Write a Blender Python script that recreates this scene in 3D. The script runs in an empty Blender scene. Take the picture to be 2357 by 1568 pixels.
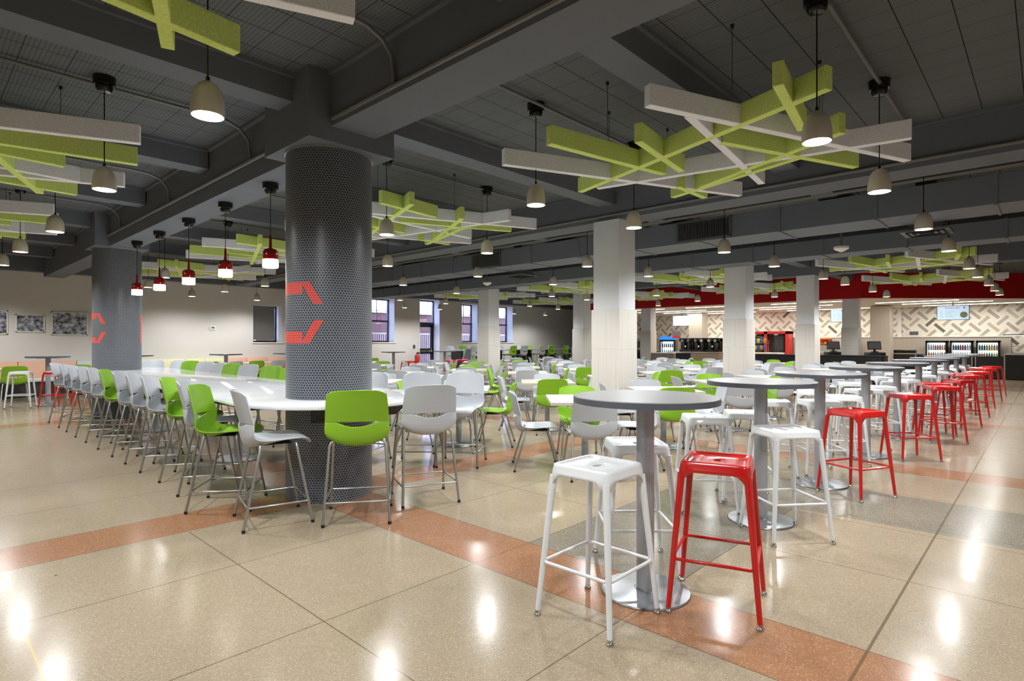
import bpy, bmesh, math, random
from mathutils import Vector, Matrix
SC = bpy.context.scene
COL = SC.collection
PI = math.pi
R = math.radians

# ---------------------------------------------------------------- camera, world, exposure
EYE = 1.36
YAW = R(43.2)                      # view direction, counter-clockwise from +X
cd = bpy.data.cameras.new('camera')
cd.sensor_width = 36.0
cd.lens = 1316.0 / 2357.0 * 36.0
cd.shift_y = 5.0 / 2357.0
cd.clip_end = 200
cam = bpy.data.objects.new('camera', cd)
COL.objects.link(cam)
cam.location = (0, 0, EYE)
cam.rotation_euler = (R(90), 0, YAW - R(90))
SC.camera = cam
SC.view_settings.view_transform = 'Standard'
SC.view_settings.look = 'None'
SC.view_settings.gamma = 1
SC.view_settings.exposure = 1.24
SC.view_settings.use_curve_mapping = False
w = bpy.data.worlds.new('dusk_sky')
SC.world = w
w.use_nodes = True
w.node_tree.nodes['Background'].inputs[0].default_value = (0.46, 0.56, 1.0, 1)
w.node_tree.nodes['Background'].inputs[1].default_value = 9.0
try:
    SC.cycles.max_bounces = 7
    SC.cycles.diffuse_bounces = 4
    SC.cycles.glossy_bounces = 3
    SC.cycles.transmission_bounces = 4
    SC.cycles.sample_clamp_indirect = 4.0
    SC.cycles.use_denoising = True
except Exception:
    pass
PENDANT_W = 80.0
WARM = (0.965, 0.985, 1.0)

# ---------------------------------------------------------------- mesh helpers
class MB:
    def __init__(s):
        s.v = []; s.f = []
    def box(s, x0, x1, y0, y1, z0, z1, M=None):
        b = len(s.v)
        p = [(x, y, z) for z in (z0, z1) for y in (y0, y1) for x in (x0, x1)]
        if M: p = [tuple(M @ Vector(q)) for q in p]
        s.v += p
        s.f += [tuple(b + i for i in q) for q in ((0, 2, 3, 1), (4, 5, 7, 6), (0, 1, 5, 4), (2, 6, 7, 3), (0, 4, 6, 2), (1, 3, 7, 5))]
        return s
    def tube(s, pts, r, n=10, caps=True, closed=False):
        pts = [Vector(p) for p in pts]
        rs = r if isinstance(r, (list, tuple)) else [r] * len(pts)
        b = len(s.v); N = len(pts); up = None
        for i, p in enumerate(pts):
            if closed: t = (pts[(i + 1) % N] - pts[i - 1]).normalized()
            else: t = (pts[min(i + 1, N - 1)] - pts[max(i - 1, 0)]).normalized()
            if up is None:
                up = Vector((0, 0, 1)) if abs(t.z) < .9 else Vector((1, 0, 0))
            u = (up - t * up.dot(t)).normalized(); up = u
            w_ = t.cross(u)
            for k in range(n):
                a = 2 * PI * k / n
                s.v.append(tuple(p + (u * math.cos(a) + w_ * math.sin(a)) * rs[i]))
        for i in range(N if closed else N - 1):
            j = (i + 1) % N
            for k in range(n):
                k2 = (k + 1) % n
                s.f.append((b + i * n + k, b + i * n + k2, b + j * n + k2, b + j * n + k))
        if caps and not closed:
            s.f.append(tuple(b + k for k in range(n))[::-1])
            s.f.append(tuple(b + (N - 1) * n + k for k in range(n)))
        return s
    def lathe(s, prof, c=(0, 0, 0), n=24, capb=True, capt=True):
        b = len(s.v)
        for (r, z) in prof:
            for k in range(n):
                a = 2 * PI * k / n
                s.v.append((c[0] + r * math.cos(a), c[1] + r * math.sin(a), c[2] + z))
        for i in range(len(prof) - 1):
            for k in range(n):
                k2 = (k + 1) % n
                s.f.append((b + i * n + k, b + i * n + k2, b + (i + 1) * n + k2, b + (i + 1) * n + k))
        if capb: s.f.append(tuple(b + k for k in range(n))[::-1])
        if capt: s.f.append(tuple(b + (len(prof) - 1) * n + k for k in range(n)))
        return s
    def prism(s, poly, z0, z1):
        b = len(s.v); n = len(poly)
        s.v += [(x, y, z0) for x, y in poly] + [(x, y, z1) for x, y in poly]
        s.f += [tuple(b + k for k in range(n))[::-1], tuple(b + n + k for k in range(n))]
        for k in range(n):
            k2 = (k + 1) % n
            s.f.append((b + k, b + k2, b + n + k2, b + n + k))
        return s
    def xf(s, M):
        s.v = [tuple(M @ Vector(p)) for p in s.v]; return s
    def mesh(s, name, mat, smooth=False, bevel=0.0, seg=2, angle=35):
        me = bpy.data.meshes.new(name)
        me.from_pydata(s.v, [], s.f)
        bm = bmesh.new(); bm.from_mesh(me)
        bmesh.ops.recalc_face_normals(bm, faces=bm.faces)
        if bevel:
            es = [e for e in bm.edges if len(e.link_faces) == 2 and e.calc_face_angle(0) > R(50)]
            bmesh.ops.bevel(bm, geom=es, offset=bevel, segments=seg, profile=.5, affect='EDGES', clamp_overlap=True)
        for f in bm.faces: f.smooth = bool(smooth or bevel)
        if smooth or bevel:
            for e in bm.edges:
                if len(e.link_faces) == 2 and e.calc_face_angle(0) > R(angle): e.smooth = False
        bm.to_mesh(me); bm.free()
        if mat: me.materials.append(mat)
        return me
    def obj(s, name, mat, parent=None, **k):
        return put(name, s.mesh(name, mat, **k), parent)

def put(name, me, parent=None, M=None):
    o = bpy.data.objects.new(name, me); COL.objects.link(o)
    if parent: o.parent = parent
    if M is not None: o.matrix_local = M
    return o
def tag(o, label=None, cat=None, group=None, kind=None):
    if label: o['label'] = label
    if cat: o['category'] = cat
    if group: o['group'] = group
    if kind: o['kind'] = kind
    return o
def empty(name, loc=(0, 0, 0), rz=0.0):
    o = bpy.data.objects.new(name, None); COL.objects.link(o)
    o.empty_display_size = .1
    o.location = loc; o.rotation_euler = (0, 0, rz)
    return o
def struct(o): o['kind'] = 'structure'; return o
KIDS = {}
def kids(o):
    return list(o.children)
def copy_tree(o, parent=None):
    c = o.copy(); COL.objects.link(c)
    for k in ('label', 'group'):
        if parent is None and k in c: del c[k]
    if parent: c.parent = parent
    for ch in kids(o): copy_tree(ch, c)
    return c
def place(proto, flag, x, y, rz, label, cat, group=None, z=0):
    if not flag.get(proto.name):
        flag[proto.name] = 1; o = proto
    else:
        o = copy_tree(proto)
    o.location = (x, y, z); o.rotation_euler = (0, 0, rz)
    tag(o, label, cat, group)
    return o
USED = {}

# ---------------------------------------------------------------- materials
def srgb(r, g, b):
    f = lambda c: (c / 255 / 12.92) if c / 255 <= .04045 else ((c / 255 + .055) / 1.055) ** 2.4
    return (f(r), f(g), f(b), 1)
def mat(name, col, rough=.5, metal=0.0, spec=.5, emit=None, es=0.0, coat=0.0, noise=0.0, nscale=60, bump=0.0, alpha=1.0, trans=0.0, stretch=None):
    m = bpy.data.materials.new(name); m.use_nodes = True
    nt = m.node_tree; p = nt.nodes['Principled BSDF']
    p.inputs['Base Color'].default_value = col
    p.inputs['Roughness'].default_value = rough
    p.inputs['Metallic'].default_value = metal
    p.inputs['Specular IOR Level'].default_value = spec
    p.inputs['Coat Weight'].default_value = coat
    p.inputs['Transmission Weight'].default_value = trans
    if emit: p.inputs['Emission Color'].default_value = emit; p.inputs['Emission Strength'].default_value = es
    tc = nt.nodes.new('ShaderNodeTexCoord'); mp = nt.nodes.new('ShaderNodeMapping')
    nt.links.new(tc.outputs['Object'], mp.inputs[0])
    if stretch: mp.inputs['Scale'].default_value = stretch
    nz = nt.nodes.new('ShaderNodeTexNoise'); nz.inputs['Scale'].default_value = nscale
    nz.inputs['Detail'].default_value = 3
    nt.links.new(mp.outputs[0], nz.inputs['Vector'])
    mx = nt.nodes.new('ShaderNodeMix'); mx.data_type = 'RGBA'
    k = max(noise, .015)
    mx.inputs['A'].default_value = tuple(max(0, c * (1 - k)) for c in col[:3]) + (1,)
    mx.inputs['B'].default_value = tuple(min(1, c * (1 + k)) for c in col[:3]) + (1,)
    nt.links.new(nz.outputs['Fac'], mx.inputs['Factor'])
    nt.links.new(mx.outputs['Result'], p.inputs['Base Color'])
    if bump:
        b = nt.nodes.new('ShaderNodeBump'); b.inputs['Strength'].default_value = bump; b.inputs['Distance'].default_value = .01
        nt.links.new(nz.outputs['Fac'], b.inputs['Height']); nt.links.new(b.outputs[0], p.inputs['Normal'])
    return m
class E:
    """tiny math-node expression"""
    def __init__(s, nt, sock): s.nt = nt; s.s = sock
    def op(s, o, *a):
        n = s.nt.nodes.new('ShaderNodeMath'); n.operation = o
        for i, x in enumerate((s,) + a):
            if isinstance(x, E): s.nt.links.new(x.s, n.inputs[i])
            else: n.inputs[i].default_value = float(x)
        return E(s.nt, n.outputs[0])
    def __add__(s, o): return s.op('ADD', o)
    def __sub__(s, o): return s.op('SUBTRACT', o)
    def __mul__(s, o): return s.op('MULTIPLY', o)
    def __truediv__(s, o): return s.op('DIVIDE', o)
    def lt(s, o): return s.op('LESS_THAN', o)
    def gt(s, o): return s.op('GREATER_THAN', o)
    def abs(s): return s.op('ABSOLUTE')
    def mod(s, o): return s.op('FLOORED_MODULO', o)
    def floor(s): return s.op('FLOOR')
    def mx(s, o): return s.op('MAXIMUM', o)
    def mn(s, o): return s.op('MINIMUM', o)
    def between(s, a, b): return s.gt(a) * s.lt(b)
    def near(s, c, w_): return (s - c).abs().lt(w_)
def xyz(nt, kind='Object'):
    tc = nt.nodes.new('ShaderNodeTexCoord'); sp = nt.nodes.new('ShaderNodeSeparateXYZ')
    nt.links.new(tc.outputs[kind], sp.inputs[0])
    return tc, E(nt, sp.outputs[0]), E(nt, sp.outputs[1]), E(nt, sp.outputs[2])
def comb(nt, x, y, z=0):
    n = nt.nodes.new('ShaderNodeCombineXYZ')
    for i, a in enumerate((x, y, z)):
        if isinstance(a, E): nt.links.new(a.s, n.inputs[i])
        else: n.inputs[i].default_value = a
    return n.outputs[0]
def mixc(nt, fac, a, b):
    n = nt.nodes.new('ShaderNodeMix'); n.data_type = 'RGBA'
    if isinstance(fac, E): nt.links.new(fac.s, n.inputs['Factor'])
    elif hasattr(fac, 'links'): nt.links.new(fac, n.inputs['Factor'])
    else: n.inputs['Factor'].default_value = fac
    for k, c in (('A', a), ('B', b)):
        if isinstance(c, tuple): n.inputs[k].default_value = c
        else: nt.links.new(c, n.inputs[k])
    return n.outputs['Result']
def newmat(name, rough=.5, spec=.5):
    m = bpy.data.materials.new(name); m.use_nodes = True
    nt = m.node_tree; p = nt.nodes['Principled BSDF']
    p.inputs['Roughness'].default_value = rough; p.inputs['Specular IOR Level'].default_value = spec
    return m, nt, p
def tex(nt, typ, vec, **k):
    n = nt.nodes.new(typ)
    if vec is not None: nt.links.new(vec, n.inputs['Vector'])
    for a, b in k.items(): n.inputs[a].default_value = b
    return n

# terrazzo floor with coloured strips and divider joints
def floor_material():
    m, nt, p = newmat('terrazzo', .2, .10)
    tc, x, y, z = xyz(nt)
    fx = (x - 2.66 + 2.36).mod(4.72) - 2.36          # offset from a column line
    fy = (y - 4.777 + 3.775).mod(7.55) - 3.775
    ax, ay = fx.abs(), fy.abs()
    orange = ax.lt(.25).mx(ay.lt(.25))
    grey = (y.between(1.53, 2.58) * x.between(2.9, 6.07)).mx(x.between(5.02, 6.07) * y.between(-2.5, 2.58))
    grey = grey * (orange * -1 + 1)
    J = None
    for e, offs in ((ax, (.25, 1.255, 2.27)), (ay, (.25, 1.15, 2.2))):
        for o in offs:
            l = e.near(o, .0035)
            if o == 1.255: l = l * y.lt(4.5).mx(x.gt(2.66))
            J = l if J is None else J.mx(l)
    J = J.mx(y.near(.583, .0065)).mx(y.near(1.53, .0035))
    brass = x.near(.39, .004).mx(x.near(1.405, .003) * y.gt(5.0) * .4)
    v1 = tex(nt, 'ShaderNodeTexVoronoi', tc.outputs['Object'], Scale=120.0)
    wn = E(nt, tex(nt, 'ShaderNodeSeparateXYZ', None).outputs[0]) if False else None
    sp = nt.nodes.new('ShaderNodeSeparateColor'); nt.links.new(v1.outputs['Color'], sp.inputs[0])
    chip = E(nt, sp.outputs[0])
    inner = E(nt, v1.outputs['Distance']).lt(.42)
    light = chip.gt(.62) * inner
    dark = chip.lt(.20) * inner
    n1 = tex(nt, 'ShaderNodeTexNoise', tc.outputs['Object'], Scale=.9, Detail=4.0)
    n2 = tex(nt, 'ShaderNodeTexNoise', tc.outputs['Object'], Scale=7.0, Detail=6.0)
    base = mixc(nt, n1.outputs['Fac'], srgb(140, 125, 103), srgb(153, 139, 118))
    base = mixc(nt, grey, base, srgb(120, 113, 100))
    base = mixc(nt, orange, base, srgb(144, 104, 76))
    cl = mixc(nt, orange, srgb(180, 170, 152), srgb(190, 154, 126))
    cdk = mixc(nt, orange, srgb(104, 94, 80), srgb(112, 78, 56))
    c = mixc(nt, light * .42, base, cl)
    c = mixc(nt, dark * .42, c, cdk)
    c = mixc(nt, (E(nt, n2.outputs['Fac']) - .5).mx(0) * .5, c, srgb(120, 108, 88))
    # sparse dark pits
    v2 = tex(nt, 'ShaderNodeTexVoronoi', tc.outputs['Object'], Scale=2.2)
    c = mixc(nt, E(nt, v2.outputs['Distance']).lt(.018), c, srgb(40, 36, 30))
    c = mixc(nt, J * .75, c, srgb(86, 72, 48))
    c = mixc(nt, brass * .8, c, srgb(190, 158, 84))
    nt.links.new(c, p.inputs['Base Color'])
    rr = E(nt, n2.outputs['Fac']) * .16 + .10
    nt.links.new(rr.s, p.inputs['Roughness'])
    return m
def ceiling_material():
    m, nt, p = newmat('ceiling_tile', .9, .2)
    tc, x, y, z = xyz(nt)
    T = .3048
    jx = (x - .01).mod(T).lt(.004); jy = (y - .16).mod(T).lt(.007)
    ribs = (x.mod(.0305)).lt(.010) * (E(nt, tex(nt, 'ShaderNodeTexNoise', tc.outputs['Object'], Scale=1.2).outputs['Fac']).gt(.30))
    c = mixc(nt, ribs * .5, srgb(100, 104, 106), srgb(70, 73, 75))
    c = mixc(nt, jx.mx(jy), c, srgb(26, 26, 25))
    nt.links.new(c, p.inputs['Base Color'])
    return m
def mosaic_material():
    m, nt, p = newmat('penny_mosaic', .3, .5)
    tc, x, y, z = xyz(nt)
    ang = y.op('ARCTAN2', x)                       # -pi..pi
    u = ang * .3745
    P = 2 * PI * .3745 / 96; Q = P * .866
    def circ(du, dz):
        a = (u + du).mod(P) - P / 2; b = (z + dz).mod(2 * Q) - Q
        return (a * a + b * b).op('SQRT')
    d = circ(0, 0).mn(circ(P / 2, Q))
    tile = d.lt(P * .465)
    # red letter outline built of tiles: two arms with hooked ends, and an upright
    a0 = (ang * (180 / PI)).mod(360)
    um = (a0 - 216.0) * (PI / 180 * .3745)         # metres from the hook tip
    def shape():
        # arm: straight part then slanted hook, top; mirrored bottom
        t_arm = um.between(-.60, -.075) * z.between(1.775, 1.875)
        t_hk = (um + (z - 1.875) * .62).between(-.085, -.005) * z.between(1.69, 1.875)
        b_arm = um.between(-.60, -.075) * z.between(1.355, 1.455)
        b_hk = (um - (z - 1.355) * .62).between(-.085, -.005) * z.between(1.355, 1.55)
        up = a0.between(326, 344) * z.between(1.36, 1.87)
        up2 = um.between(-.68, -.58) * z.between(1.41, 1.82)
        return t_arm.mx(t_hk).mx(b_arm).mx(b_hk).mx(up).mx(up2)
    red = shape()
    v = tex(nt, 'ShaderNodeTexNoise', tc.outputs['Object'], Scale=30.0)
    dark = mixc(nt, v.outputs['Fac'], srgb(44, 50, 58), srgb(62, 68, 78))
    t = mixc(nt, red, dark, srgb(205, 52, 44))
    grout = mixc(nt, red, srgb(176, 179, 183), srgb(196, 140, 128))
    c = mixc(nt, tile, grout, t)
    nt.links.new(c, p.inputs['Base Color'])
    nt.links.new((tile * -.4 + .75).s, p.inputs['Roughness'])
    b = nt.nodes.new('ShaderNodeBump'); b.inputs['Strength'].default_value = .35; b.inputs['Distance'].default_value = .003
    nt.links.new(tile.s, b.inputs['Height']); nt.links.new(b.outputs[0], p.inputs['Normal'])
    return m
def herringbone_material():
    m, nt, p = newmat('accent_brick_wall', .5, .4)
    tc, x, y, z = xyz(nt)
    P, Q = .55, .50
    def brick(oy, oz, sgn, k):
        yy = (y + oy) / P; zz = (z + oz) / Q
        cy = yy.floor(); cz = zz.floor()
        a = (yy - cy - .5) * P; b = (zz - cz - .5) * Q
        s_ = (a * sgn + b) * .7071; t = (b * sgn * -1 + a) * .7071 if sgn > 0 else (a + b) * .7071
        if sgn > 0:
            s_ = (a + b) * .7071; t = (a - b) * .7071
        else:
            s_ = (a - b) * .7071; t = (a + b) * .7071
        wn = nt.nodes.new('ShaderNodeTexWhiteNoise'); wn.noise_dimensions = '3D'
        nt.links.new(comb(nt, cy, cz, k), wn.inputs['Vector'])
        return s_.abs().lt(.225) * t.abs().lt(.056), E(nt, wn.outputs['Value'])
    b1, r1 = brick(.1, .05, -1, 1.0); b2, r2 = brick(.1 + P * .52, .05 + Q * .5, 1, 2.0)
    g1 = mixc(nt, r1.gt(.82), mixc(nt, r1, srgb(196, 188, 176), srgb(160, 154, 144)), srgb(112, 106, 98))
    g2 = mixc(nt, r2.gt(.95), mixc(nt, r2, srgb(200, 192, 180), srgb(164, 156, 146)), srgb(112, 106, 98))
    c = mixc(nt, b1, srgb(236, 230, 218), g1)
    c = mixc(nt, b2, c, g2)
    # faint joints of the white bricks
    j = ((y + z) * .7071).mod(.105).lt(.004).mx(((y - z) * .7071).mod(.42).lt(.004))
    c = mixc(nt, j * .18, c, srgb(170, 164, 152))
    nt.links.new(c, p.inputs['Base Color'])
    return m
def plank_tile_material(name, c0, c1, sx=.30, sz=.62, z0=0.0):
    """large vertical tiles with fine grain, staggered joints"""
    m, nt, p = newmat(name, .45, .4)
    tc, x, y, z = xyz(nt)
    row = ((z - z0) / sz).floor()
    h = x + y
    hh = h + row * (sx * .43)
    j = hh.mod(sx).lt(.004).mx((z - z0).mod(sz).lt(.004))
    mp = nt.nodes.new('ShaderNodeMapping'); mp.inputs['Scale'].default_value = (60, 60, 1.2)
    nt.links.new(tc.outputs['Object'], mp.inputs[0])
    n = tex(nt, 'ShaderNodeTexNoise', mp.outputs[0], Scale=1.0, Detail=3.0)
    c = mixc(nt, n.outputs['Fac'], c0, c1)
    c = mixc(nt, j * .5, c, srgb(140, 134, 124))
    nt.links.new(c, p.inputs['Base Color'])
    return m
def brick_material():
    m, nt, p = newmat('red_brick', .9, .2)
    tc, x, y, z = xyz(nt)
    b = nt.nodes.new('ShaderNodeTexBrick')
    nt.links.new(comb(nt, x, z, 0), b.inputs['Vector'])
    b.inputs['Scale'].default_value = 4.0
    b.inputs['Color1'].default_value = srgb(74, 42, 36); b.inputs['Color2'].default_value = srgb(54, 34, 32)
    b.inputs['Mortar'].default_value = srgb(74, 72, 72)
    nt.links.new(b.outputs['Color'], p.inputs['Base Color'])
    return m
def felt_material(name, c0, c1, s=140):
    m, nt, p = newmat(name, .95, .1)
    tc, x, y, z = xyz(nt)
    n = tex(nt, 'ShaderNodeTexNoise', tc.outputs['Object'], Scale=float(s), Detail=4.0, Roughness=.7)
    f = ((E(nt, n.outputs['Fac']) - .5) * 2.6 + .5).mx(0).mn(1)
    nt.links.new(mixc(nt, f, c0, c1), p.inputs['Base Color'])
    return m
def photo_material(name, sd):
    m, nt, p = newmat(name, .35, .5)
    tc, x, y, z = xyz(nt)
    n = tex(nt, 'ShaderNodeTexNoise', comb(nt, x * 1.0 + sd, y, z * 1.3), Scale=8.0, Detail=8.0, Roughness=.7)
    f = ((E(nt, n.outputs['Fac']) - .5) * 5 + .45).mx(0).mn(1)
    nt.links.new(mixc(nt, f, srgb(28, 28, 34), srgb(196, 198, 210)), p.inputs['Base Color'])
    return m

M = {}
M['floor'] = floor_material()
M['ceiling'] = ceiling_material()
M['mosaic'] = mosaic_material()
M['herring'] = herringbone_material()
M['coltile'] = plank_tile_material('column_tile', srgb(204, 199, 190), srgb(221, 217, 210), .30, .62, .02)
M['halftile'] = plank_tile_material('beige_wall_tile', srgb(176, 166, 152), srgb(192, 184, 172), .30, 3.0, 0)
M['brick'] = brick_material()
M['beam'] = mat('dark_ceiling_paint', srgb(103, 108, 115), .8, spec=.25, noise=.04, nscale=3)
M['beam2'] = mat('dark_duct_paint', srgb(108, 115, 124), .6, spec=.3, noise=.04, nscale=3)
M['wall'] = mat('beige_wall_paint', srgb(210, 205, 199), .8, spec=.2, noise=.02, nscale=2)
M['colwhite'] = mat('light_grey_column_paint', srgb(230, 233, 238), .7, spec=.3, noise=.02, nscale=2)
M['reveal'] = mat('white_reveal_paint', srgb(224, 224, 224), .7, spec=.3)
M['white'] = mat('white_paint', srgb(236, 234, 228), .5)
M['whiteceil'] = mat('white_ceiling_paint', srgb(232, 226, 214), .8)
M['redwall'] = mat('red_fascia_paint', srgb(176, 20, 24), .6, spec=.2)
M['shell'] = mat('light_grey_plastic', srgb(182, 186, 192), .38, spec=.45)
M['green'] = mat('lime_green_plastic', srgb(130, 178, 38), .36, spec=.45)
M['legmetal'] = mat('grey_tube_metal', srgb(168, 168, 164), .32, metal=.85)
M['black'] = mat('black_rubber', srgb(22, 22, 22), .6)
M['blackgloss'] = mat('black_gloss', srgb(14, 14, 15), .2)
M['stoolwhite'] = mat('white_powder_coat', srgb(218, 221, 223), .28, coat=.3)
M['stoolred'] = mat('red_powder_coat', srgb(188, 24, 21), .22, coat=.3)
M['chrome'] = mat('chrome', srgb(190, 190, 186), .15, metal=1)
M['silver'] = mat('silver_powder_coat', srgb(164, 167, 173), .36, metal=.35, noise=.05, nscale=200)
M['base'] = mat('brushed_steel_base', srgb(150, 152, 154), .28, metal=.7, noise=.08, nscale=12)
M['tabletop'] = mat('grey_laminate', srgb(138, 138, 139), .3, noise=.03, nscale=120)
M['tableedge'] = mat('dark_grey_edge', srgb(84, 87, 95), .4)
M['whitetop'] = mat('white_quartz', srgb(236, 238, 242), .06, spec=.6, coat=.3)
M['woodtop'] = mat('pale_wood_laminate', srgb(190, 180, 168), .35, noise=.14, nscale=6, stretch=(1, 14, 1))
M['feltgrey'] = felt_material('grey_felt', srgb(210, 214, 224), srgb(250, 252, 255))
M['feltgreen'] = felt_material('green_felt', srgb(192, 212, 112), srgb(218, 236, 140), 60)
M['bronze'] = mat('brushed_bronze', srgb(206, 199, 184), .42, metal=.25, noise=.05, nscale=30)
M['redglass'] = mat('red_enamel', srgb(150, 10, 12), .12, metal=.3, coat=.6)
M['glow'] = mat('lamp_glow', (1, .9, .75, 1), .5, emit=(1, .88, .70, 1), es=14)
M['redglow'] = mat('opal_glass_glow', (1, .95, .85, 1), .5, emit=(1, .93, .82, 1), es=9)
M['strip'] = mat('strip_light_glow', (1, 1, .96, 1), .5, emit=(1, .96, .90, 1), es=3)
M['conduit'] = mat('painted_conduit', srgb(112, 112, 110), .5, metal=.3)
M['wire'] = mat('steel_wire', srgb(60, 60, 58), .5, metal=.5)
M['darkframe'] = mat('black_window_frame', srgb(30, 34, 44), .4)
M['vent'] = mat('dark_louvre_metal', srgb(92, 96, 100), .5)
M['ventback'] = mat('dark_grille_void', srgb(14, 15, 18), .8)
M['blind'] = mat('woven_grey_blind', srgb(128, 124, 120), .9, noise=.35, nscale=8, stretch=(1, 1, 14))
M['frame'] = mat('cream_picture_frame', srgb(226, 222, 210), .5)
M['cush_o'] = mat('orange_vinyl', srgb(224, 176, 150), .6)
M['cush_y'] = mat('yellow_vinyl', srgb(224, 220, 176), .6)
M['cush_w'] = mat('pale_grey_vinyl', srgb(206, 206, 206), .6)
M['bench'] = mat('dark_bench_base', srgb(52, 48, 46), .7)
M['ctrblack'] = mat('black_counter_front', srgb(20, 20, 21), .5, noise=.2, nscale=10)
M['ctrwood'] = mat('weathered_wood_front', srgb(128, 114, 100), .6, noise=.2, nscale=8, stretch=(1, 1, 6))
M['steel'] = mat('stainless_steel', srgb(186, 184, 180), .3, metal=.8)
M['red'] = mat('bright_red_plastic', srgb(206, 40, 34), .4)
M['coolglow'] = mat('cooler_interior_light', (.8, .92, 1, 1), .5, emit=(.75, .9, 1, 1), es=.6)
M['bluesign'] = mat('blue_backlit_sign', srgb(30, 120, 220), .4, emit=srgb(30, 120, 220), es=.4)
M['screen'] = mat('pale_blue_screen', srgb(190, 220, 244), .3, emit=srgb(190, 220, 244), es=.22)
M['glass'] = mat('clear_glass', (1, 1, 1, 1), .02, trans=1.0)
M['purple'] = mat('purple_lettering', srgb(120, 50, 130), .5, emit=srgb(130, 50, 130), es=.6)
M['salad'] = mat('salad_photo', srgb(110, 120, 80), .5, emit=srgb(110, 110, 80), es=.12, noise=.6, nscale=30)
M['orangeplastic'] = mat('orange_snack_bag', srgb(224, 130, 50), .4)
M['bluebag'] = mat('blue_snack_bag', srgb(50, 110, 170), .4)
M['yellow'] = mat('yellow_pack', srgb(226, 196, 70), .5)
M['tan'] = mat('tan_counter_panel', srgb(222, 196, 150), .6)

# ---------------------------------------------------------------- room shell
X0, X1, Y0, Y1, HC = -5.0, 28.4, -4.0, 19.0, 3.62
def plate(name, x0, x1, y0, y1, z0, z1, m):
    return struct(MB().box(x0, x1, y0, y1, z0, z1).obj(name, m))
plate('floor', X0, X1 + .2, Y0, Y1 + 6, -.1, 0, M['floor'])
plate('ceiling', X0, X1 + .2, Y0, Y1 + .3, HC, HC + .1, M['ceiling'])
plate('wall_back', X0 - .2, X0, Y0 - .2, Y1 + .2, 0, HC + .1, M['wall'])
plate('wall_right', X0 - .2, X1 + .2, Y0 - .2, Y0, 0, HC + .1, M['wall'])
plate('wall_front', X1, X1 + .2, Y0 - .2, Y1 + .5, 0, HC + .1, M['herring'])
# window wall with openings
OPEN = [('window', 7.84, 8.81, 1.375, 2.60), ('window', 12.30, 13.40, 1.375, 3.10), ('door', 14.65, 15.71, 0.0, 3.17),
        ('window', 16.98, 17.94, 1.375, 3.10), ('window', 19.20, 20.28, 1.375, 3.10)]
wb = MB(); x = X0 - .2; D = .5
for k, a, b, z0, z1 in OPEN:
    wb.box(x, a, Y1, Y1 + D, 0, HC + .1)
    if z0 > 0: wb.box(a, b, Y1, Y1 + D, 0, z0)
    wb.box(a, b, Y1, Y1 + D, z1, HC + .1)
    x = b
wb.box(x, X1 + .2, Y1, Y1 + D, 0, HC + .1)
struct(wb.obj('wall_left', M['wall']))
rv = MB()
for k, a, b, z0, z1 in OPEN:
    t = .006
    rv.box(a, a + t, Y1 - .001, Y1 + D, z0, z1).box(b - t, b, Y1 - .001, Y1 + D, z0, z1).box(a, b, Y1, Y1 + D, z1 - t, z1)
struct(rv.obj('trim_1', M['reveal']))
# perimeter beam above the window wall
plate('trim_2', X0, X1, Y1 - .32, Y1, 3.17, HC, M['beam'])
# windows and the glazed door
wn = 0
for i, (k, a, b, z0, z1) in enumerate(OPEN):
    if k == 'door': continue
    wn += 1
    root = struct(empty('window_%d' % wn, ((a + b) / 2, Y1 + D - .06, z0)))
    hw = (b - a) / 2; h = z1 - z0
    f = MB(); T = .055
    f.box(-hw, -hw + T, -.04, .04, 0, h).box(hw - T, hw, -.04, .04, 0, h).box(-hw, hw, -.04, .04, 0, T).box(-hw, hw, -.04, .04, h - T, h)
    if i > 0:
        f.box(-hw, hw, -.05, .04, h * .47, h * .47 + .06)
        f.box(-.012, .012, -.02, .02, h * .5, h)
        f.box(-hw, hw, -.012, .012, h * .73, h * .73 + .02)
    f.obj('window_frame', M['darkframe'], root)
    MB().box(-hw + T, hw - T, .0, .006, T, h - T).obj('pane', M['glass'], root)
    MB().box(-hw - .04, hw + .06, -D + .02, .02, -.035, 0).obj('window_sill', M['white'], root, bevel=.006)
    if i == 0:
        bl = MB().box(-hw + .02, hw - .1, -.10, -.08, .10, h - .02).box(-hw + .02, hw - .1, -.11, -.07, .08, .12)
        bl.obj('blind', M['blind'], root)
k, a, b, z0, z1 = OPEN[2]
root = struct(empty('door_1', ((a + b) / 2, Y1 + D - .06, 0)))
hw = (b - a) / 2
f = MB().box(-hw, -hw + .05, -.05, .05, 0, z1).box(hw - .05, hw, -.05, .05, 0, z1).box(-hw, hw, -.05, .05, z1 - .06, z1).box(-hw, hw, -.06, .05, 2.12, 2.22)
f.obj('door_frame', M['darkframe'], root)
f = MB().box(-hw + .05, -hw + .15, -.03, .02, .01, 2.12).box(hw - .16, hw - .05, -.03, .02, .01, 2.12).box(-hw + .05, hw - .05, -.03, .02, .01, .25).box(-hw + .05, hw - .05, -.03, .02, .88, 1.12).box(-hw + .05, hw - .05, -.03, .02, 2.02, 2.12)
leaf = f.obj('door_leaf', M['darkframe'], root)
MB().box(-hw + .12, hw - .12, -.09, -.05, .98, 1.03).box(hw - .2, hw - .17, -.12, -.03, .95, 1.12).obj('push_bar', M['chrome'], leaf)
MB().box(-hw + .1, hw - .1, -.005, .001, .25, z1 - .06).obj('pane', M['glass'], root)

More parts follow.
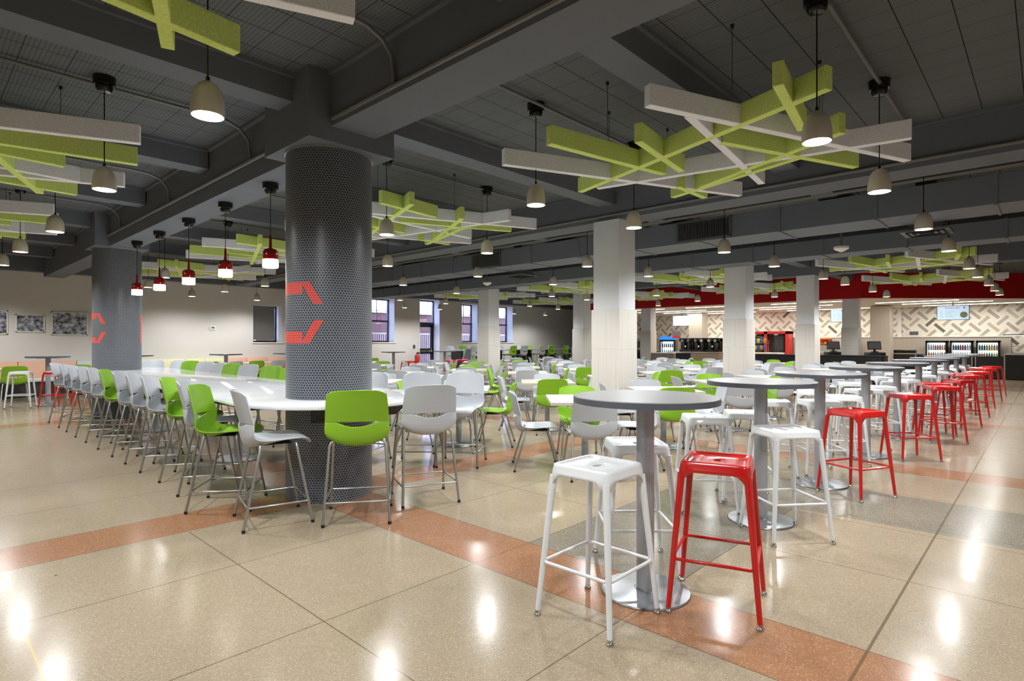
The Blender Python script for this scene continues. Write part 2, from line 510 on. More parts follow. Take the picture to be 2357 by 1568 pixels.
# outside: brick building with windows, railing, ground
ob = empty('brick_building', (17, 25, 0))
tag(ob, 'red brick building across the yard beyond the black framed windows', 'building')
MB().box(-13, 15, 0, 1, -1.5, 3.05).obj('wall', M['brick'], ob)
for i in range(9):
    xx = -10.5 + i * 2.9
    wf = MB().box(xx, xx + 1.0, -.06, 0, 1.0, 2.7).obj('window', M['white'], ob)
    MB().box(xx + .08, xx + .92, -.08, -.06, 1.08, 1.82).box(xx + .08, xx + .92, -.08, -.06, 1.9, 2.62).obj('pane', M['blackgloss'], wf)
MB().box(-13, 15, -.10, -.001, 2.9, 3.05).obj('cornice', M['cush_y'], ob)
rl = MB()
for i in range(110): rl.box(11.5 + i * .11, 11.52 + i * .11, 21.6, 21.62, 0, 1.75)
rl.box(11.4, 23.8, 21.58, 21.64, 1.75, 1.80).box(11.4, 23.8, 21.58, 21.64, .12, .16)
tag(rl.obj('railing', M['legmetal']), 'metal bar railing outside the windows', 'railing')

# columns
colgrid = [(i, j) for j in (0, 1) for i in range(0, 6)]
CXs = [2.66 + 4.72 * i for i in range(6)]; CYs = [4.777, 12.327]
names = {(0, 0): 'round column covered in dark penny tiles, nearest the camera, piercing the white table end',
         (0, 1): 'round column covered in dark penny tiles, further one, at the far table end'}
for j in (0, 1):
    root = empty('mosaic_column', (CXs[0], CYs[j], 0)); tag(root, names[(0, j)], 'column')
    MB().lathe([(.3745, 0), (.3745, 3.03)], n=96).obj('mosaic_shaft', M['mosaic'], root, smooth=True)
    MB().lathe([(.383, 3.02), (.383, 3.04)], n=96).obj('top_ring', M['steel'], root, smooth=True)
    MB().box(-.413, .413, -.413, .413, 3.04, HC).obj('capital', M['beam'], root)
sqn = {(1, 0): 'nearest square column, light grey above pale tile cladding, tallest in view', (2, 0): 'square tiled column second in the right-hand row, left of a red cooler',
       (3, 0): 'square tiled column third in the right-hand row, right of a red cooler', (4, 0): 'square tiled column standing in the black cashier counter between two registers',
       (1, 1): 'square tiled column hidden behind the nearest mosaic column', (2, 1): 'square tiled column in front of the windows near the bar tables',
       (3, 1): 'square tiled column just left of the nearest square column', (4, 1): 'square tiled column left of the blue drinks fridge'}
for j in (0, 1):
    for i in range(1, 5):
        root = empty('square_column', (CXs[i] + (-.04 if i == 1 else 0), CYs[j], 0)); tag(root, sqn[(i, j)], 'column')
        top = 2.80 if i == 4 else 3.17
        MB().box(-.225, .225, -.225, .225, 1.85, top).obj('painted_shaft', M['colwhite'], root, bevel=.006)
        MB().box(-.245, .245, -.245, .245, 0, 1.85).obj('tile_cladding', M['coltile'], root, bevel=.004)
    root = empty('square_column', (CXs[5], CYs[j], 0))
    tag(root, ('wide tiled pillar behind the registers beside the herringbone wall', 'wide tiled pillar beside the coffee machines')[j], 'column')
    MB().box(-.33, .33, -.33, .33, 0, 2.78).obj('tile_cladding', M['halftile'], root)

# ceiling beams (structure)
tn = 3
def beam(x0, x1, y0, y1, z0, m='beam'):
    global tn
    plate('trim_%d' % tn, x0, x1, y0, y1, z0, HC, M[m]); tn += 1
gx = CXs[0]
beam(gx - .21, gx + .21, Y0, CYs[0] - .413, 3.17)
beam(gx - .204, gx + .204, CYs[0] + .413, CYs[1] - .413, 3.04)
beam(gx - .204, gx + .204, CYs[1] + .413, Y1 - .32, 3.04)
for i in range(1, 4): beam(CXs[i] - .22, CXs[i] + .22, Y0, Y1 - .32, 3.17)
xs = [X0] + [c for c in CXs[:4]] + [21.2]
for k in range(-3, 6):
    yc = 4.777 + 2.517 * k
    if yc > Y1 - .5: continue
    for a in range(len(xs) - 1):
        near_col = (k in (0, 3))
        l = xs[a] + (0 if a == 0 else (.413 if (a == 1 and near_col) else .22))
        r_ = xs[a + 1] - ((.413 if (a == 0 and near_col) else .22) if a < len(xs) - 2 else 0)
        plate('trim_%d' % tn, l, r_, yc - .135, yc + .135, 3.39, HC - .035, M['beam']); tn += 1
# small cornice strips where beams meet the ceiling tiles
cs = MB()
for k in range(-3, 6):
    yc = 4.777 + 2.517 * k
    if yc > Y1 - .5: continue
    cs.box(X0, 21.2, yc - .17, yc + .17, HC - .035, HC)
for i in range(0, 4): cs.box(CXs[i] - .25, CXs[i] + .25, Y0, Y1 - .32, HC - .034, HC - .001)
struct(cs.obj('trim_%d' % tn, M['beam'])); tn += 1

# ducts
def duct(name, x0, x1, z0, z1, label):
    root = empty(name, ((x0 + x1) / 2, 7, z0)); tag(root, label, 'duct')
    hw = (x1 - x0) / 2
    MB().box(-hw, hw, -11 + .01, Y1 - 7 - .33, 0, z1 - z0).obj('duct_body', M['beam2'], root, bevel=.004, seg=1)
    y = -9.0
    me = MB().box(-hw - .012, hw + .012, 0, .03, -.012, z1 - z0 + .01).mesh('seam_flange', M['beam2'])
    while y < Y1 - 8:
        put('seam_flange', me, root, Matrix.Translation((0, y, 0))); y += 1.22
    return root
d1 = duct('air_duct', 8.84, 9.59, 3.0, 3.36, 'wide dark grey air duct carrying the louvred grilles')
d2 = duct('air_duct', 11.05, 11.60, 2.90, 3.18, 'narrower dark grey air duct running behind the grille duct')
for yc, sc in ((4.065, 1.0), (9.09, 1.0)):
    g = MB().box(-.02, 0, -.46, .46, -.02, .02).box(-.02, 0, -.46, .46, .29, .33).box(-.02, 0, -.46, -.43, 0, .31).box(-.02, 0, .43, .46, 0, .31)
    g.box(-.008, -.006, -.43, .43, .0, .3)
    g.xf(Matrix.Translation((-.376, yc - 7, .03)))
    fr = g.obj('grille_frame', M['vent'], d1)
    MB().box(-.012, -.009, -.43, .43, .0, .30).xf(Matrix.Translation((-.376, yc - 7, .03))).obj('grille_back', M['ventback'], fr)
    s = MB()
    for i in range(30): s.box(-.03, -.008, -.42 + i * .0285, -.412 + i * .0285, .01, .29)
    s.xf(Matrix.Translation((-.376, yc - 7, .03))).obj('louvre', M['vent'], fr)
# ceiling diffusers
for (x, y, lb) in ((9.85, 1.25, 'square ceiling air diffuser hanging above right of the white smoke detector'), (9.85, 8.95, 'square ceiling air diffuser below the ducts, left of the nearest square column')):
    root = empty('air_diffuser', (x, y, 2.9)); tag(root, lb, 'air vent')
    MB().box(-.28, .28, -.28, .28, 0, .03).box(-.2, .2, -.2, .2, .03, .12).box(-.12, .12, -.12, .12, .12, .72).obj('diffuser_body', M['vent'], root)
    c = MB()
    for t in (.22, .15, .08): 
        c.box(-t, t, -t, -t + .02, -.012, 0).box(-t, t, t - .02, t, -.012, 0).box(-t, -t + .02, -t, t, -.012, 0).box(t - .02, t, -t, t, -.012, 0)
    c.obj('louvre', M['ventback'], root)
for (x, y, lb) in ((10.4, 2.45, 'white round smoke detector left of the ceiling diffuser'), (10.3, 10.55, 'white round smoke detector above the windows')):
    root = empty('smoke_detector', (x, y, 2.88)); tag(root, lb, 'smoke detector')
    MB().lathe([(.02, -.05), (.06, -.03), (.11, 0), (.11, .035)]).obj('detector_body', M['white'], root, smooth=True)
    MB().tube([(0, 0, .03), (0, 0, HC - 2.88)], .012).obj('stem', M['beam'], root)

# electrical conduits
def conduit(pts, label, r=.016):
    o = MB().tube(pts, r, 8).obj('conduit', M['conduit'], smooth=True)
    tag(o, label, 'conduit'); return o
ZC = HC - .045
for i, y in enumerate((1.05, 3.45, 5.95, 8.55, 11.05)):
    ord_ = ('nearest', 'second', 'third', 'fourth', 'fifth')[i]
    bend = [(2.05, y, ZC), (2.2, y, ZC - .01), (2.33, y, ZC - .06), (2.41, y, ZC - .16), (2.425, y, ZC - .3), (2.425, y, 3.24)]
    conduit([(X0 + .1, y, ZC)] + bend, 'grey conduit crossing the left ceiling bay, %s from the camera' % ord_)
    conduit([(2.95, y, ZC), (7.1, y, ZC)], 'grey conduit crossing the middle ceiling bay, %s from the camera' % ord_)
conduit([(2.435, Y0 + .2, 3.22), (2.435, 4.33, 3.22)], 'grey conduit along the near girder side up to the mosaic column', .02)
conduit([(2.435, 5.2, 3.22), (2.435, 11.9, 3.22)], 'grey conduit along the girder side between the mosaic columns', .02)
conduit([(7.14, Y0 + .2, 3.24), (7.14, 17.5, 3.24)], 'grey conduit along the girder before the grille duct', .02)
conduit([(8.70, Y0 + .2, 3.40), (8.70, 17.5, 3.40)], 'thick grey pipe on top of the grille duct', .03)

# ---------------------------------------------------------------- pendant lamps
def bell():
    root = empty('pendant_lamp')
    H = .20
    prof = [(.088, 0), (.090, .01), (.089, .05), (.084, .10), (.073, .145), (.052, .178), (.026, .196), (.010, .200)]
    inner = [(.004, .192), (.024, .188), (.048, .170), (.068, .140), (.079, .10), (.084, .05), (.085, .01), (.084, 0)]
    MB().lathe(prof + inner, n=32, capb=False, capt=False).obj('lamp_shade', M['bronze'], root, smooth=True)
    MB().lathe([(.0, .028), (.082, .028)], n=28, capb=False, capt=False).obj('bulb', M['glow'], root)
    MB().tube([(0, 0, .19), (0, 0, .225)], .011, 10).obj('socket_cap', M['blackgloss'], root, smooth=True)
    top = HC - 2.66
    MB().tube([(0, 0, .2), (0, 0, top - .1)], .0045, 6).obj('cord', M['blackgloss'], root, smooth=True)
    MB().lathe([(.02, top - .13), (.045, top - .125), (.062, top - .10), (.064, top - .075), (.075, top - .075), (.080, top - .06), (.084, top)], n=24).obj('canopy', M['blackgloss'], root, smooth=True)
    return root
LD = bpy.data.lights.new('pendant_beam', 'SPOT')
LD.energy = PENDANT_W; LD.color = WARM; LD.spot_size = R(164); LD.spot_blend = .62; LD.shadow_soft_size = .075
bellp = bell()
lo = bpy.data.objects.new('lamp_light', LD); COL.objects.link(lo); lo.parent = bellp; lo.location = (0, 0, .012)
pend = [(1.197, 3.52), (1.172, 5.86), (1.22, 8.5), (1.15, 10.75), (1.14, 12.8),
        (4.052, 1.096), (5.768, 1.067), (8.02, 1.048), (10.163, 1.036), (12.81, 1.02), (14.6, 1.03), (16.86, .99), (18.77, .99), (20.5, .98),
        (4.10, 3.54), (5.67, 3.43), (8.1, 3.41), (10.178, 3.418), (12.844, 3.354), (14.51, 3.345), (16.95, 3.28), (19.11, 3.36),
        (3.99, 5.82), (5.81, 5.954), (8.0, 5.75), (10.0, 5.72), (12.91, 5.77), (14.6, 5.75), (17.0, 5.7),
        (5.63, 8.18), (7.75, 8.2), (9.95, 8.086), (11.95, 8.1), (14.24, 7.9), (17.04, 8.02),
        (4.12, 11.085), (7.75, 10.66), (10.0, 11.4), (12.5, 10.2), (14.22, 10.23), (18.26, 10.06),
        (3.586, 12.9), (5.7, 13.15), (10.43, 14.5), (12.4, 14.68), (15.33, 13.53), (17.46, 13.94),
        (3.95, 15.46), (5.62, 15.34), (5.56, 17.57), (7.43, 17.72), (12.8, 17.5), (14.4, 17.4), (18.9, 17.6), (20.9, 17.45)]
extra = [(1.2, 1.05), (1.2, -1.4), (4.05, -1.4), (5.77, -1.4), (-1.4, 1.05), (-1.4, 3.5), (-1.4, 5.9), (-1.4, 8.5), (-1.4, 12.8), (.2, 15.5), (1.2, 17.4)]  # unseen pendants around the camera, added for their light
ords = ['first', 'second', 'third', 'fourth', 'fifth', 'sixth', 'seventh', 'eighth', 'ninth', 'tenth', 'eleventh', 'twelfth', 'thirteenth', 'fourteenth']
bins = [(-9, 2, 'above the tall tables'), (2, 4.6, 'above the dining tables nearest the tall tables'), (4.6, 7, 'in the third ceiling row from the tall tables'), (7, 9.4, 'in the fourth ceiling row from the tall tables'),
        (9.4, 12.1, 'in the middle rows over the dining tables'), (12.1, 15, 'in the rows toward the window wall'), (15, 19, 'beside the window wall')]
pend.sort()
cnt = {}
for (x, y) in pend + extra:
    if (x, y) in extra:
        lb = 'bronze dome pendant lamp added out of view to light the room'
    elif x < 2:
        cnt['L'] = cnt.get('L', -1) + 1; lb = 'bronze dome pendant left of the mosaic columns, %s by distance from camera' % ords[sorted([p[1] for p in pend if p[0] < 2]).index(y)]
    else:
        for a, b, s in bins:
            if a <= y < b: break
        cnt[s] = cnt.get(s, -1) + 1
        lb = 'bronze dome pendant %s, %s from the camera' % (s, ords[cnt[s]])
    ZB = 2.66
    o = place(bellp, USED, x, y, 0, lb, 'pendant lamp', 'bronze dome pendants' if (x, y) not in extra else 'added bronze dome pendants out of view', z=ZB)

# red pendants over the white table
root = empty('red_pendant_lamp')
MB().lathe([(.072, .085), (.076, .12), (.075, .165), (.062, .19), (.022, .205), (.015, .215), (.012, .33), (.006, .345)], n=28).obj('lamp_shade', M['redglass'], root, smooth=True)
MB().lathe([(.05, -.002), (.074, 0), (.078, .01), (.076, .085)], n=28).obj('diffuser', M['redglow'], root, smooth=True)
MB().tube([(0, 0, .33), (0, 0, .84)], .004, 6).obj('cord', M['blackgloss'], root, smooth=True)
MB().lathe([(.02, .77), (.045, .775), (.058, .80), (.06, .82), (.078, .825), (.082, .89)], n=24).obj('canopy', M['blackgloss'], root, smooth=True)
redp = root
for i, y in enumerate((5.98, 7.21, 8.50, 9.79, 11.0)):
    place(redp, USED, 2.65, y, 0, 'red bottle-neck pendant with glowing white base above the white table, %s from the camera' % ords[i], 'pendant lamp', 'red pendants over the white table', z=2.15)

# ---------------------------------------------------------------- acoustic felt clouds
CL = {'g': [((3.532, 2.031), (6.224, .933)), ((3.79, 3.672), (6.419, 2.52)), ((5.545, .803), (5.067, 3.51)), ((3.903, 1.907), (6.077, 2.166))],
      'n': [((4.098, 1.034), (5.057, 3.727)), ((3.81, 1.257), (4.757, 1.39)), ((3.65, 3.012), (5.082, 2.735)), ((4.101, 2.442), (5.106, 2.565)),
            ((4.591, 1.959), (6.109, 1.318)), ((5.017, 1.172), (5.773, 2.683)), ((5.945, 3.097), (5.442, 1.606)), ((5.575, 2.845), (6.214, 2.839))]}
CC = (4.93, 2.24)
cloud = empty('felt_ceiling_cloud')
nb = 0
for key, mm in (('g', 'feltgrey'), ('n', 'feltgreen')):
    for (a, b) in CL[key]:
        a = Vector((a[0] - CC[0], a[1] - CC[1], 0)); b = Vector((b[0] - CC[0], b[1] - CC[1], 0))
        L = (b - a).length; ang = math.atan2(b.y - a.y, b.x - a.x)
        # tiny height steps keep crossing faces apart
        e = .0012 * nb; nb += 1
        me = MB().box(-L / 2, L / 2, -.034, .034, -e * .5, .152 + e * .5).mesh('felt_beam', M[mm], bevel=.004, seg=1)
        o = put('felt_beam', me, cloud, Matrix.Translation((a + b) / 2) @ Matrix.Rotation(ang, 4, 'Z'))
        tag(o, ('grey felt beam' if key == 'g' else 'lime green felt beam'))
for (x, y) in ((-.9, -.6), (-.2, .9), (.75, -.75), (.6, .7), (-.75, .55), (.1, -.9)):
    MB().tube([(x, y, .15), (x, y, HC - 3.0)], .0025, 5).lathe([(.012, HC - 3.03), (.016, HC - 3.0)], (x, y, 0), 8).obj('hanger_wire', M['wire'], cloud)
clouds = [((4.93, 2.24), 0, 'largest and nearest cluster of crossed grey and green felt beams, upper right'),
          ((4.96, 6.71), 0, 'felt beam cluster hanging just right of the nearest mosaic column'),
          ((4.88, 10.72), 0, 'felt beam cluster between the mosaic columns behind the red pendants'),
          ((4.85, 14.88), 0, 'felt beam cluster just right of the far mosaic column'),
          ((.20, 6.9), 180, 'felt beam cluster cut by the left edge of the picture'),
          ((.18, 2.38), 180, 'felt beam cluster cut by the top edge above the camera'),
          ((.20, 10.8), 180, 'smaller looking felt beam cluster at the left edge above the far pendants'),
          ((14.5, 2.19), 0, 'felt beam cluster at right before the red fascia, nearer one'),
          ((18.6, 2.18), 0, 'felt beam cluster at far right, just above the menu screens'),
          ((14.4, 6.65), 0, 'felt beam cluster above the dining area right of the nearest square column'),
          ((18.6, 6.65), 0, 'felt beam cluster before the red fascia behind the second square column'),
          ((18.6, 10.8), 0, 'farthest right felt beam cluster beside the left end of the red fascia'),
          ((14.4, 10.8), 0, 'felt beam cluster left of the nearest square column, high over the tables'),
          ((14.4, 14.9), 0, 'felt beam cluster close to the windows, behind the window-side square column'),
          ((18.6, 14.9), 0, 'felt beam cluster above the bar tables near the window wall')]
for (c, rz, lb) in clouds:
    place(cloud, USED, c[0], c[1], R(rz), lb, 'acoustic baffle', 'felt beam clusters', z=3.0)

# ---------------------------------------------------------------- moulded chair
def shell_parts(material):
    """returns seat mesh (pan and lower lip) and backrest mesh"""
    nt_ = 17
    T = [-1 + 2 * i / (nt_ - 1) for i in range(nt_)]
    # side profile of the pan: (x, z, half width, edge lift, edge forward)
    pan = [(.235, -.045, .185, 0, 0), (.232, -.018, .200, 0, 0), (.205, -.002, .212, .003, 0), (.15, .0, .220, .006, 0), (.07, -.012, .226, .016, 0),
           (-.02, -.034, .230, .034, 0), (-.10, -.056, .232, .055, .01), (-.165, -.062, .236, .075, .02), (-.204, -.038, .240, .070, .035), (-.217, .014, .240, .045, .045), (-.222, .072, .237, .022, .05)]
    def row(x, z, hw, lift, fwd, lip=0.0, drop=0.0):
        out = []
        for t in T:
            a = abs(t)
            xx = x + fwd * a ** 2.2 - lip * (1 - min(1, (a / .85)) ** 2)
            zz = z + lift * a ** 2.4 - drop * max(0, 1 - (a / .62) ** 2)
            yy = hw * t
            if z < -.03: yy = hw * t * .96
            out.append((xx, yy, zz))
        return out
    rows = []
    for i, q in enumerate(pan):
        lp = 0
        if i >= 8: lp = .012 * (i - 7) / 3
        rows.append(row(*q, lip=lp, drop=(.0 if i < 9 else (.012 if i == 9 else .034))))
    rows[-1] = row(-.219, .128, .234, -.004, .052, lip=.018, drop=.036)
    def build(rows, name):
        m = MB()
        for r_ in rows: m.v += r_
        n = len(T)
        for i in range(len(rows) - 1):
            for k in range(n - 1):
                m.f.append((i * n + k, i * n + k + 1, (i + 1) * n + k + 1, (i + 1) * n + k))
        me = bpy.data.meshes.new(name + '_src'); me.from_pydata(m.v, [], m.f)
        bm = bmesh.new(); bm.from_mesh(me)
        bmesh.ops.recalc_face_normals(bm, faces=bm.faces)
        for f in bm.faces: f.smooth = True
        bm.to_mesh(me); bm.free(); me.materials.append(material)
        o = bpy.data.objects.new('src', me); COL.objects.link(o)
        s = o.modifiers.new('s', 'SOLIDIFY'); s.thickness = .009; s.offset = 0; s.use_even_offset = False
        b = o.modifiers.new('b', 'BEVEL'); b.width = .003; b.segments = 2; b.limit_method = 'ANGLE'; b.angle_limit = R(50)
        sd = o.modifiers.new('u', 'SUBSURF'); sd.levels = 1; sd.render_levels = 1
        dg = bpy.context.evaluated_depsgraph_get()
        out = bpy.data.meshes.new_from_object(o.evaluated_get(dg)); out.name = name
        bpy.data.objects.remove(o); bpy.data.meshes.remove(me)
        return out
    back = []
    H = [(.131, -.221, .234), (.15, -.226, .233), (.20, -.240, .230), (.26, -.256, .226), (.31, -.268, .221), (.345, -.277, .216), (.362, -.282, .209), (.370, -.285, .197)]
    for i, (z, x_, hw) in enumerate(H):
        r_ = []
        for t in T:
            a = abs(t)
            zz = z - (.006 * a ** 2) - (.018 * a ** 8 if i >= 6 else 0)
            xx = x_ + .055 * a ** 2.2 - (.010 * (1 - a * a))
            r_.append((xx, hw * t, zz))
        back.append(r_)
    return build(rows, 'seat'), build(back, 'backrest')
SEAT, BACK = {}, {}
for k in ('shell', 'green'):
    SEAT[k], BACK[k] = shell_parts(M[k])
LEGM = {}
def leg_meshes(sh, ring, foot=.24):
    key = (sh, ring)
    if key in LEGM: return LEGM[key]
    L = []
    for sx in (1, -1):
        for sy in (1, -1):
            x0 = .125 if sx > 0 else -.115
            ty = .195
            p = [(x0, sy * .12, -.022), (x0, sy * (ty - .025), -.026), (x0 + sx * .004, sy * ty, -.036), (x0 + sx * .008, sy * (ty + .012), -.06)]
            q = (sx * foot, sy * foot, -sh + .012)
            a = Vector(p[-1]); b = Vector(q)
            p += [tuple(a.lerp(b, .5)), q]
            leg = MB().tube(p, .0105, 8).mesh('leg', M['legmetal'], smooth=True)
            cap = MB().tube([(q[0], q[1], -sh), (q[0], q[1], -sh + .022)], .013, 8).mesh('foot_cap', M['black'], smooth=True)
            L.append((leg, cap, a, b))
    fr = MB().box(-.10, .12, -.10, .10, -.050, -.040).mesh('seat_frame', M['black'])
    rg = None
    if ring:
        zr = -sh + ring; pts = []
        order = [0, 2, 3, 1]
        for i in order:
            a, b = L[i][2], L[i][3]
            t = (zr - a.z) / (b.z - a.z); c = a.lerp(b, t); c.x *= 1.03; c.y *= 1.03
            pts.append(c)
        rp = []
        for i in range(4):
            c, n_, pv = pts[i], pts[(i + 1) % 4], pts[i - 1]
            rp += [c.lerp(pv, .05), c.lerp(pv, .015).lerp(n_, .015), c.lerp(n_, .05)]
        rg = MB().tube(rp, .0075, 8, closed=True).mesh('footrest', M['legmetal'], smooth=True)
    LEGM[key] = (L, fr, rg)
    return LEGM[key]
def chair_proto(colour, sh, ring, detail, name):
    root = empty(name)
    T = Matrix.Translation((0, 0, sh))
    put('seat', SEAT[colour], root, T); put('backrest', BACK[colour], root, T)
    L, fr, rg = leg_meshes(sh, ring)
    if detail == 2:
        for (a, c, _, _) in L:
            lo_ = put('leg', a, root, T); put('foot_cap', c, lo_)
        put('seat_frame', fr, root, T)
    else:
        for (a, c, _, _) in L: put('leg', a, root, T)
    if rg: put('footrest', rg, root, T)
    return root
PROTO = {}
def chair(colour, kind, x, y, rz, label, group, detail=2):
    key = (colour, kind, detail)
    if key not in PROTO:
        sh, ring, nm = {'dining': (.46, 0, 'dining_chair'), 'counter': (.64, .17, 'counter_chair'), 'bar': (.86, .28, 'bar_chair')}[kind]
        PROTO[key] = chair_proto(colour, sh, ring, detail, nm); fresh = True
        o = PROTO[key]
    else: o = copy_tree(PROTO[key])
    o.location = (x, y, 0); o.rotation_euler = (0, 0, rz)
    tag(o, label, 'chair', group)
    return o
CN = {'shell': 'light grey', 'green': 'lime green'}

# ---------------------------------------------------------------- long white counter table
tb = empty('counter_table', (2.70, 8.55, 0)); tag(tb, 'long glossy white counter-height table with rounded ends wrapped around both mosaic columns', 'table')
out = []
yc0 = 4.777 - 8.55; yc1 = 12.327 - 8.55
for i in range(25):
    a = PI + PI * i / 24
    out.append((.85 * math.cos(a), yc0 + .86 * math.sin(a)))
mid = [(.85, yc0 + .2), (.80, yc0 + .8), (.74, yc0 + 1.7), (.72, 0), (.74, yc1 - 1.7), (.80, yc1 - .8), (.85, yc1 - .2)]
out += mid
for i in range(25):
    a = PI * i / 24
    out.append((.85 * math.cos(a), yc1 + .86 * math.sin(a)))
out += [(-a, b) for a, b in reversed(mid)]
MB().prism(out, .838, .872).obj('tabletop', M['whitetop'], tb, bevel=.008)
ap = MB().prism([(-.45, yc0 + .7), (.45, yc0 + .7), (.45, yc1 - .7), (-.45, yc1 - .7)], .72, .838)
ap.obj('under_frame', M['bench'], tb)
def bracket(y0, y1):
    m = MB(); 
    for sx in (-.42, .12):
        b = len(m.v); w0, w1 = sx, sx + .3
        m.v += [(w0, y0, .838), (w1, y0, .838), (w0, y1, .838), (w1, y1, .838), (w0, y1, .70), (w1, y1, .70)]
        m.f += [tuple(b + i for i in q) for q in ((0, 2, 3, 1), (0, 1, 5, 4), (0, 4, 2), (1, 3, 5), (2, 4, 5, 3))]
    return m
bracket(yc0 - .60, yc0 - .38).obj('end_bracket', M['bench'], tb)
bracket(yc1 + .60, yc1 + .38).obj('end_bracket', M['bench'], tb)
for y in (-1.6, 1.6):
    MB().tube([(0, y, .012), (0, y, .72)], .045, 16).lathe([(.26, 0), (.26, .01), (.05, .02)], (0, y, 0), 32).obj('leg', M['silver'], tb, smooth=True)
g = 'counter chairs around the long white table'
chair('green', 'counter', 2.445, 3.94, R(54), 'lime green counter chair seen from behind at the near end of the white table', g)
chair('shell', 'counter', 3.12, 3.98, R(66), 'light grey counter chair seen from behind, right of the green one at the table end', g)
chair('shell', 'counter', 1.95, 4.357, R(-14), 'light grey counter chair in side view before the nearest mosaic column', g)
chair('green', 'counter', 1.87, 5.03, R(-38), 'lime green counter chair nearest the camera on the left side of the white table', g)
chair('shell', 'counter', 1.98, 5.70, R(-27), 'light grey counter chair between the two nearest green ones, left of the white table', g)
chair('green', 'counter', 2.03, 6.36, R(-32), 'second lime green counter chair from the camera, left side of the white table', g)
lf = [(6.90, 's'), (7.52, 's'), (8.13, 's'), (8.80, 'g'), (9.54, 's'), (10.17, 's'), (10.87, 's'), (11.53, 's'), (12.38, 's')]
ln = ['just beyond the second green one', 'second beyond the second green one', 'just before the third green one', '', 'just beyond the third green one', 'second beyond the third green one', 'third beyond the third green one', 'fourth beyond the third green one', 'farthest of all']
for i, (yf, c) in enumerate(lf):
    c = 'green' if c == 'g' else 'shell'
    chair(c, 'counter', 2.02, yf + .105, R(-27 + (i * 7 % 5) - 2), ('light grey counter chair left of the white table, ' + ln[i]) if c == 'shell' else 'third lime green counter chair from the camera, left side of the white table', g)
rt = [(5.75, 's', 205), (6.55, 's', 200), (7.2, 'g', 198), (7.85, 'g', 196), (8.52, 'g', 196), (9.32, 's', 198), (10.02, 'g', 196), (10.5, 's', 198), (11.25, 's', 200), (12.0, 'g', 204), (12.6, 's', 207), (13.2, 's', 225)]
cc = {'s': 0, 'g': 0}
for i, (y, c, a) in enumerate(rt):
    cc[c] += 1; c_ = 'green' if c == 'g' else 'shell'
    chair(c_, 'counter', 3.60 - (.25 if i == 11 else 0), y, R(a), '%s counter chair across the white table, %s %s one there from the camera' % (CN[c_], ords[cc[c] - 1], c_.replace('shell', 'grey')), g)
chair('shell', 'counter', 3.98, 5.18, R(222), 'light grey counter chair facing the camera, right of the nearest mosaic column', g)
chair('shell', 'counter', 4.30, 4.83, R(215), 'light grey counter chair pulled back beyond the table, right of the column', g)

# ---------------------------------------------------------------- dining tables
dt = empty('dining_table')
MB().box(-.45, .45, -.405, .405, .715, .75).obj('tabletop', M['woodtop'], dt, bevel=.003, seg=1)
MB().tube([(0, 0, .02), (0, 0, .70)], .038, 16).box(-.2, .2, -.03, .03, .69, .715).box(-.03, .03, -.2, .2, .69, .715).obj('pedestal', M['silver'], dt, smooth=True)
MB().lathe([(.27, 0), (.275, .006), (.27, .014), (.06, .022), (.045, .03)], n=32).obj('base', M['base'], dt, smooth=True)
rnd = random.Random(11)
Cc, Ss = math.cos(YAW), math.sin(YAW)
rowY = [3.71, 5.79, 7.86, 9.65, 11.42, 13.35, 15.0]
rown = ['the row nearest the tall tables', 'the second row', 'the third row', 'the fourth row', 'the fifth row', 'the sixth row', 'the seventh row']
fixed = {(0, 0): 'sgss', (0, 1): 'gsss', (0, 2): 'sgsg', (1, 0): 'ssgg', (1, 1): 'gsss', (2, 0): 'ssgg', (2, 1): 'sssg', (0, 3): 'ssss', (1, 2): 'sssg', (2, 2): 'ssgg', (3, 1): 'ssgs'}
nch = 0
for j, y0 in enumerate(rowY):
    for i in range(8):
        x0 = 5.12 + 1.86 * i
        if (j == 0): x0 = [5.12, 6.87, 8.87, 10.71, 12.6, 14.5, 16.35, 18.2][i]
        if j >= 3 and i == 0: continue
        if j >= 5 and i < 2: continue
        if j == 6 and i > 2: continue
        bad = False
        for cx in CXs[1:5]:
            for cy in CYs:
                if abs(x0 - cx) < 1.0 and abs(y0 - cy) < .85: bad = True
        if bad and j > 2: continue
        place(dt, USED, x0, y0, YAW, 'pale wood dining table, %s from the camera in %s' % (ords[i], rown[j]), 'table', 'pale wood dining tables')
        dist = x0 * Cc + y0 * Ss
        cols = fixed.get((j, i)) or ''.join(rnd.choice('sssg') for _ in range(4))
        for k, (dx, dy, a, nm) in enumerate(((-.45, 0, 0, 'near'), (.50, 0, 180, 'far'), (0, .54, -90, 'left'), (0, -.54, 90, 'right'))):
            dx += rnd.uniform(-.04, .05); dy += rnd.uniform(-.05, .05)
            px = x0 + dx * Cc - dy * Ss; py = y0 + dx * Ss + dy * Cc
            if any(abs(px - cx) < .62 and abs(py - cy) < .62 for cx in CXs[1:5] for cy in CYs): continue
            c = 'green' if cols[k] == 'g' else 'shell'
            if nch >= 216: continue
            nch += 1
            chair(c, 'dining', px, py, YAW + R(a + rnd.uniform(-7, 7)), '%s chair on the %s side of the %s dining table, %s' % (CN[c], nm, ords[i], rown[j].replace('the ', '')), 'dining chairs at the pale wood tables', 2 if dist < 10.5 else 1)

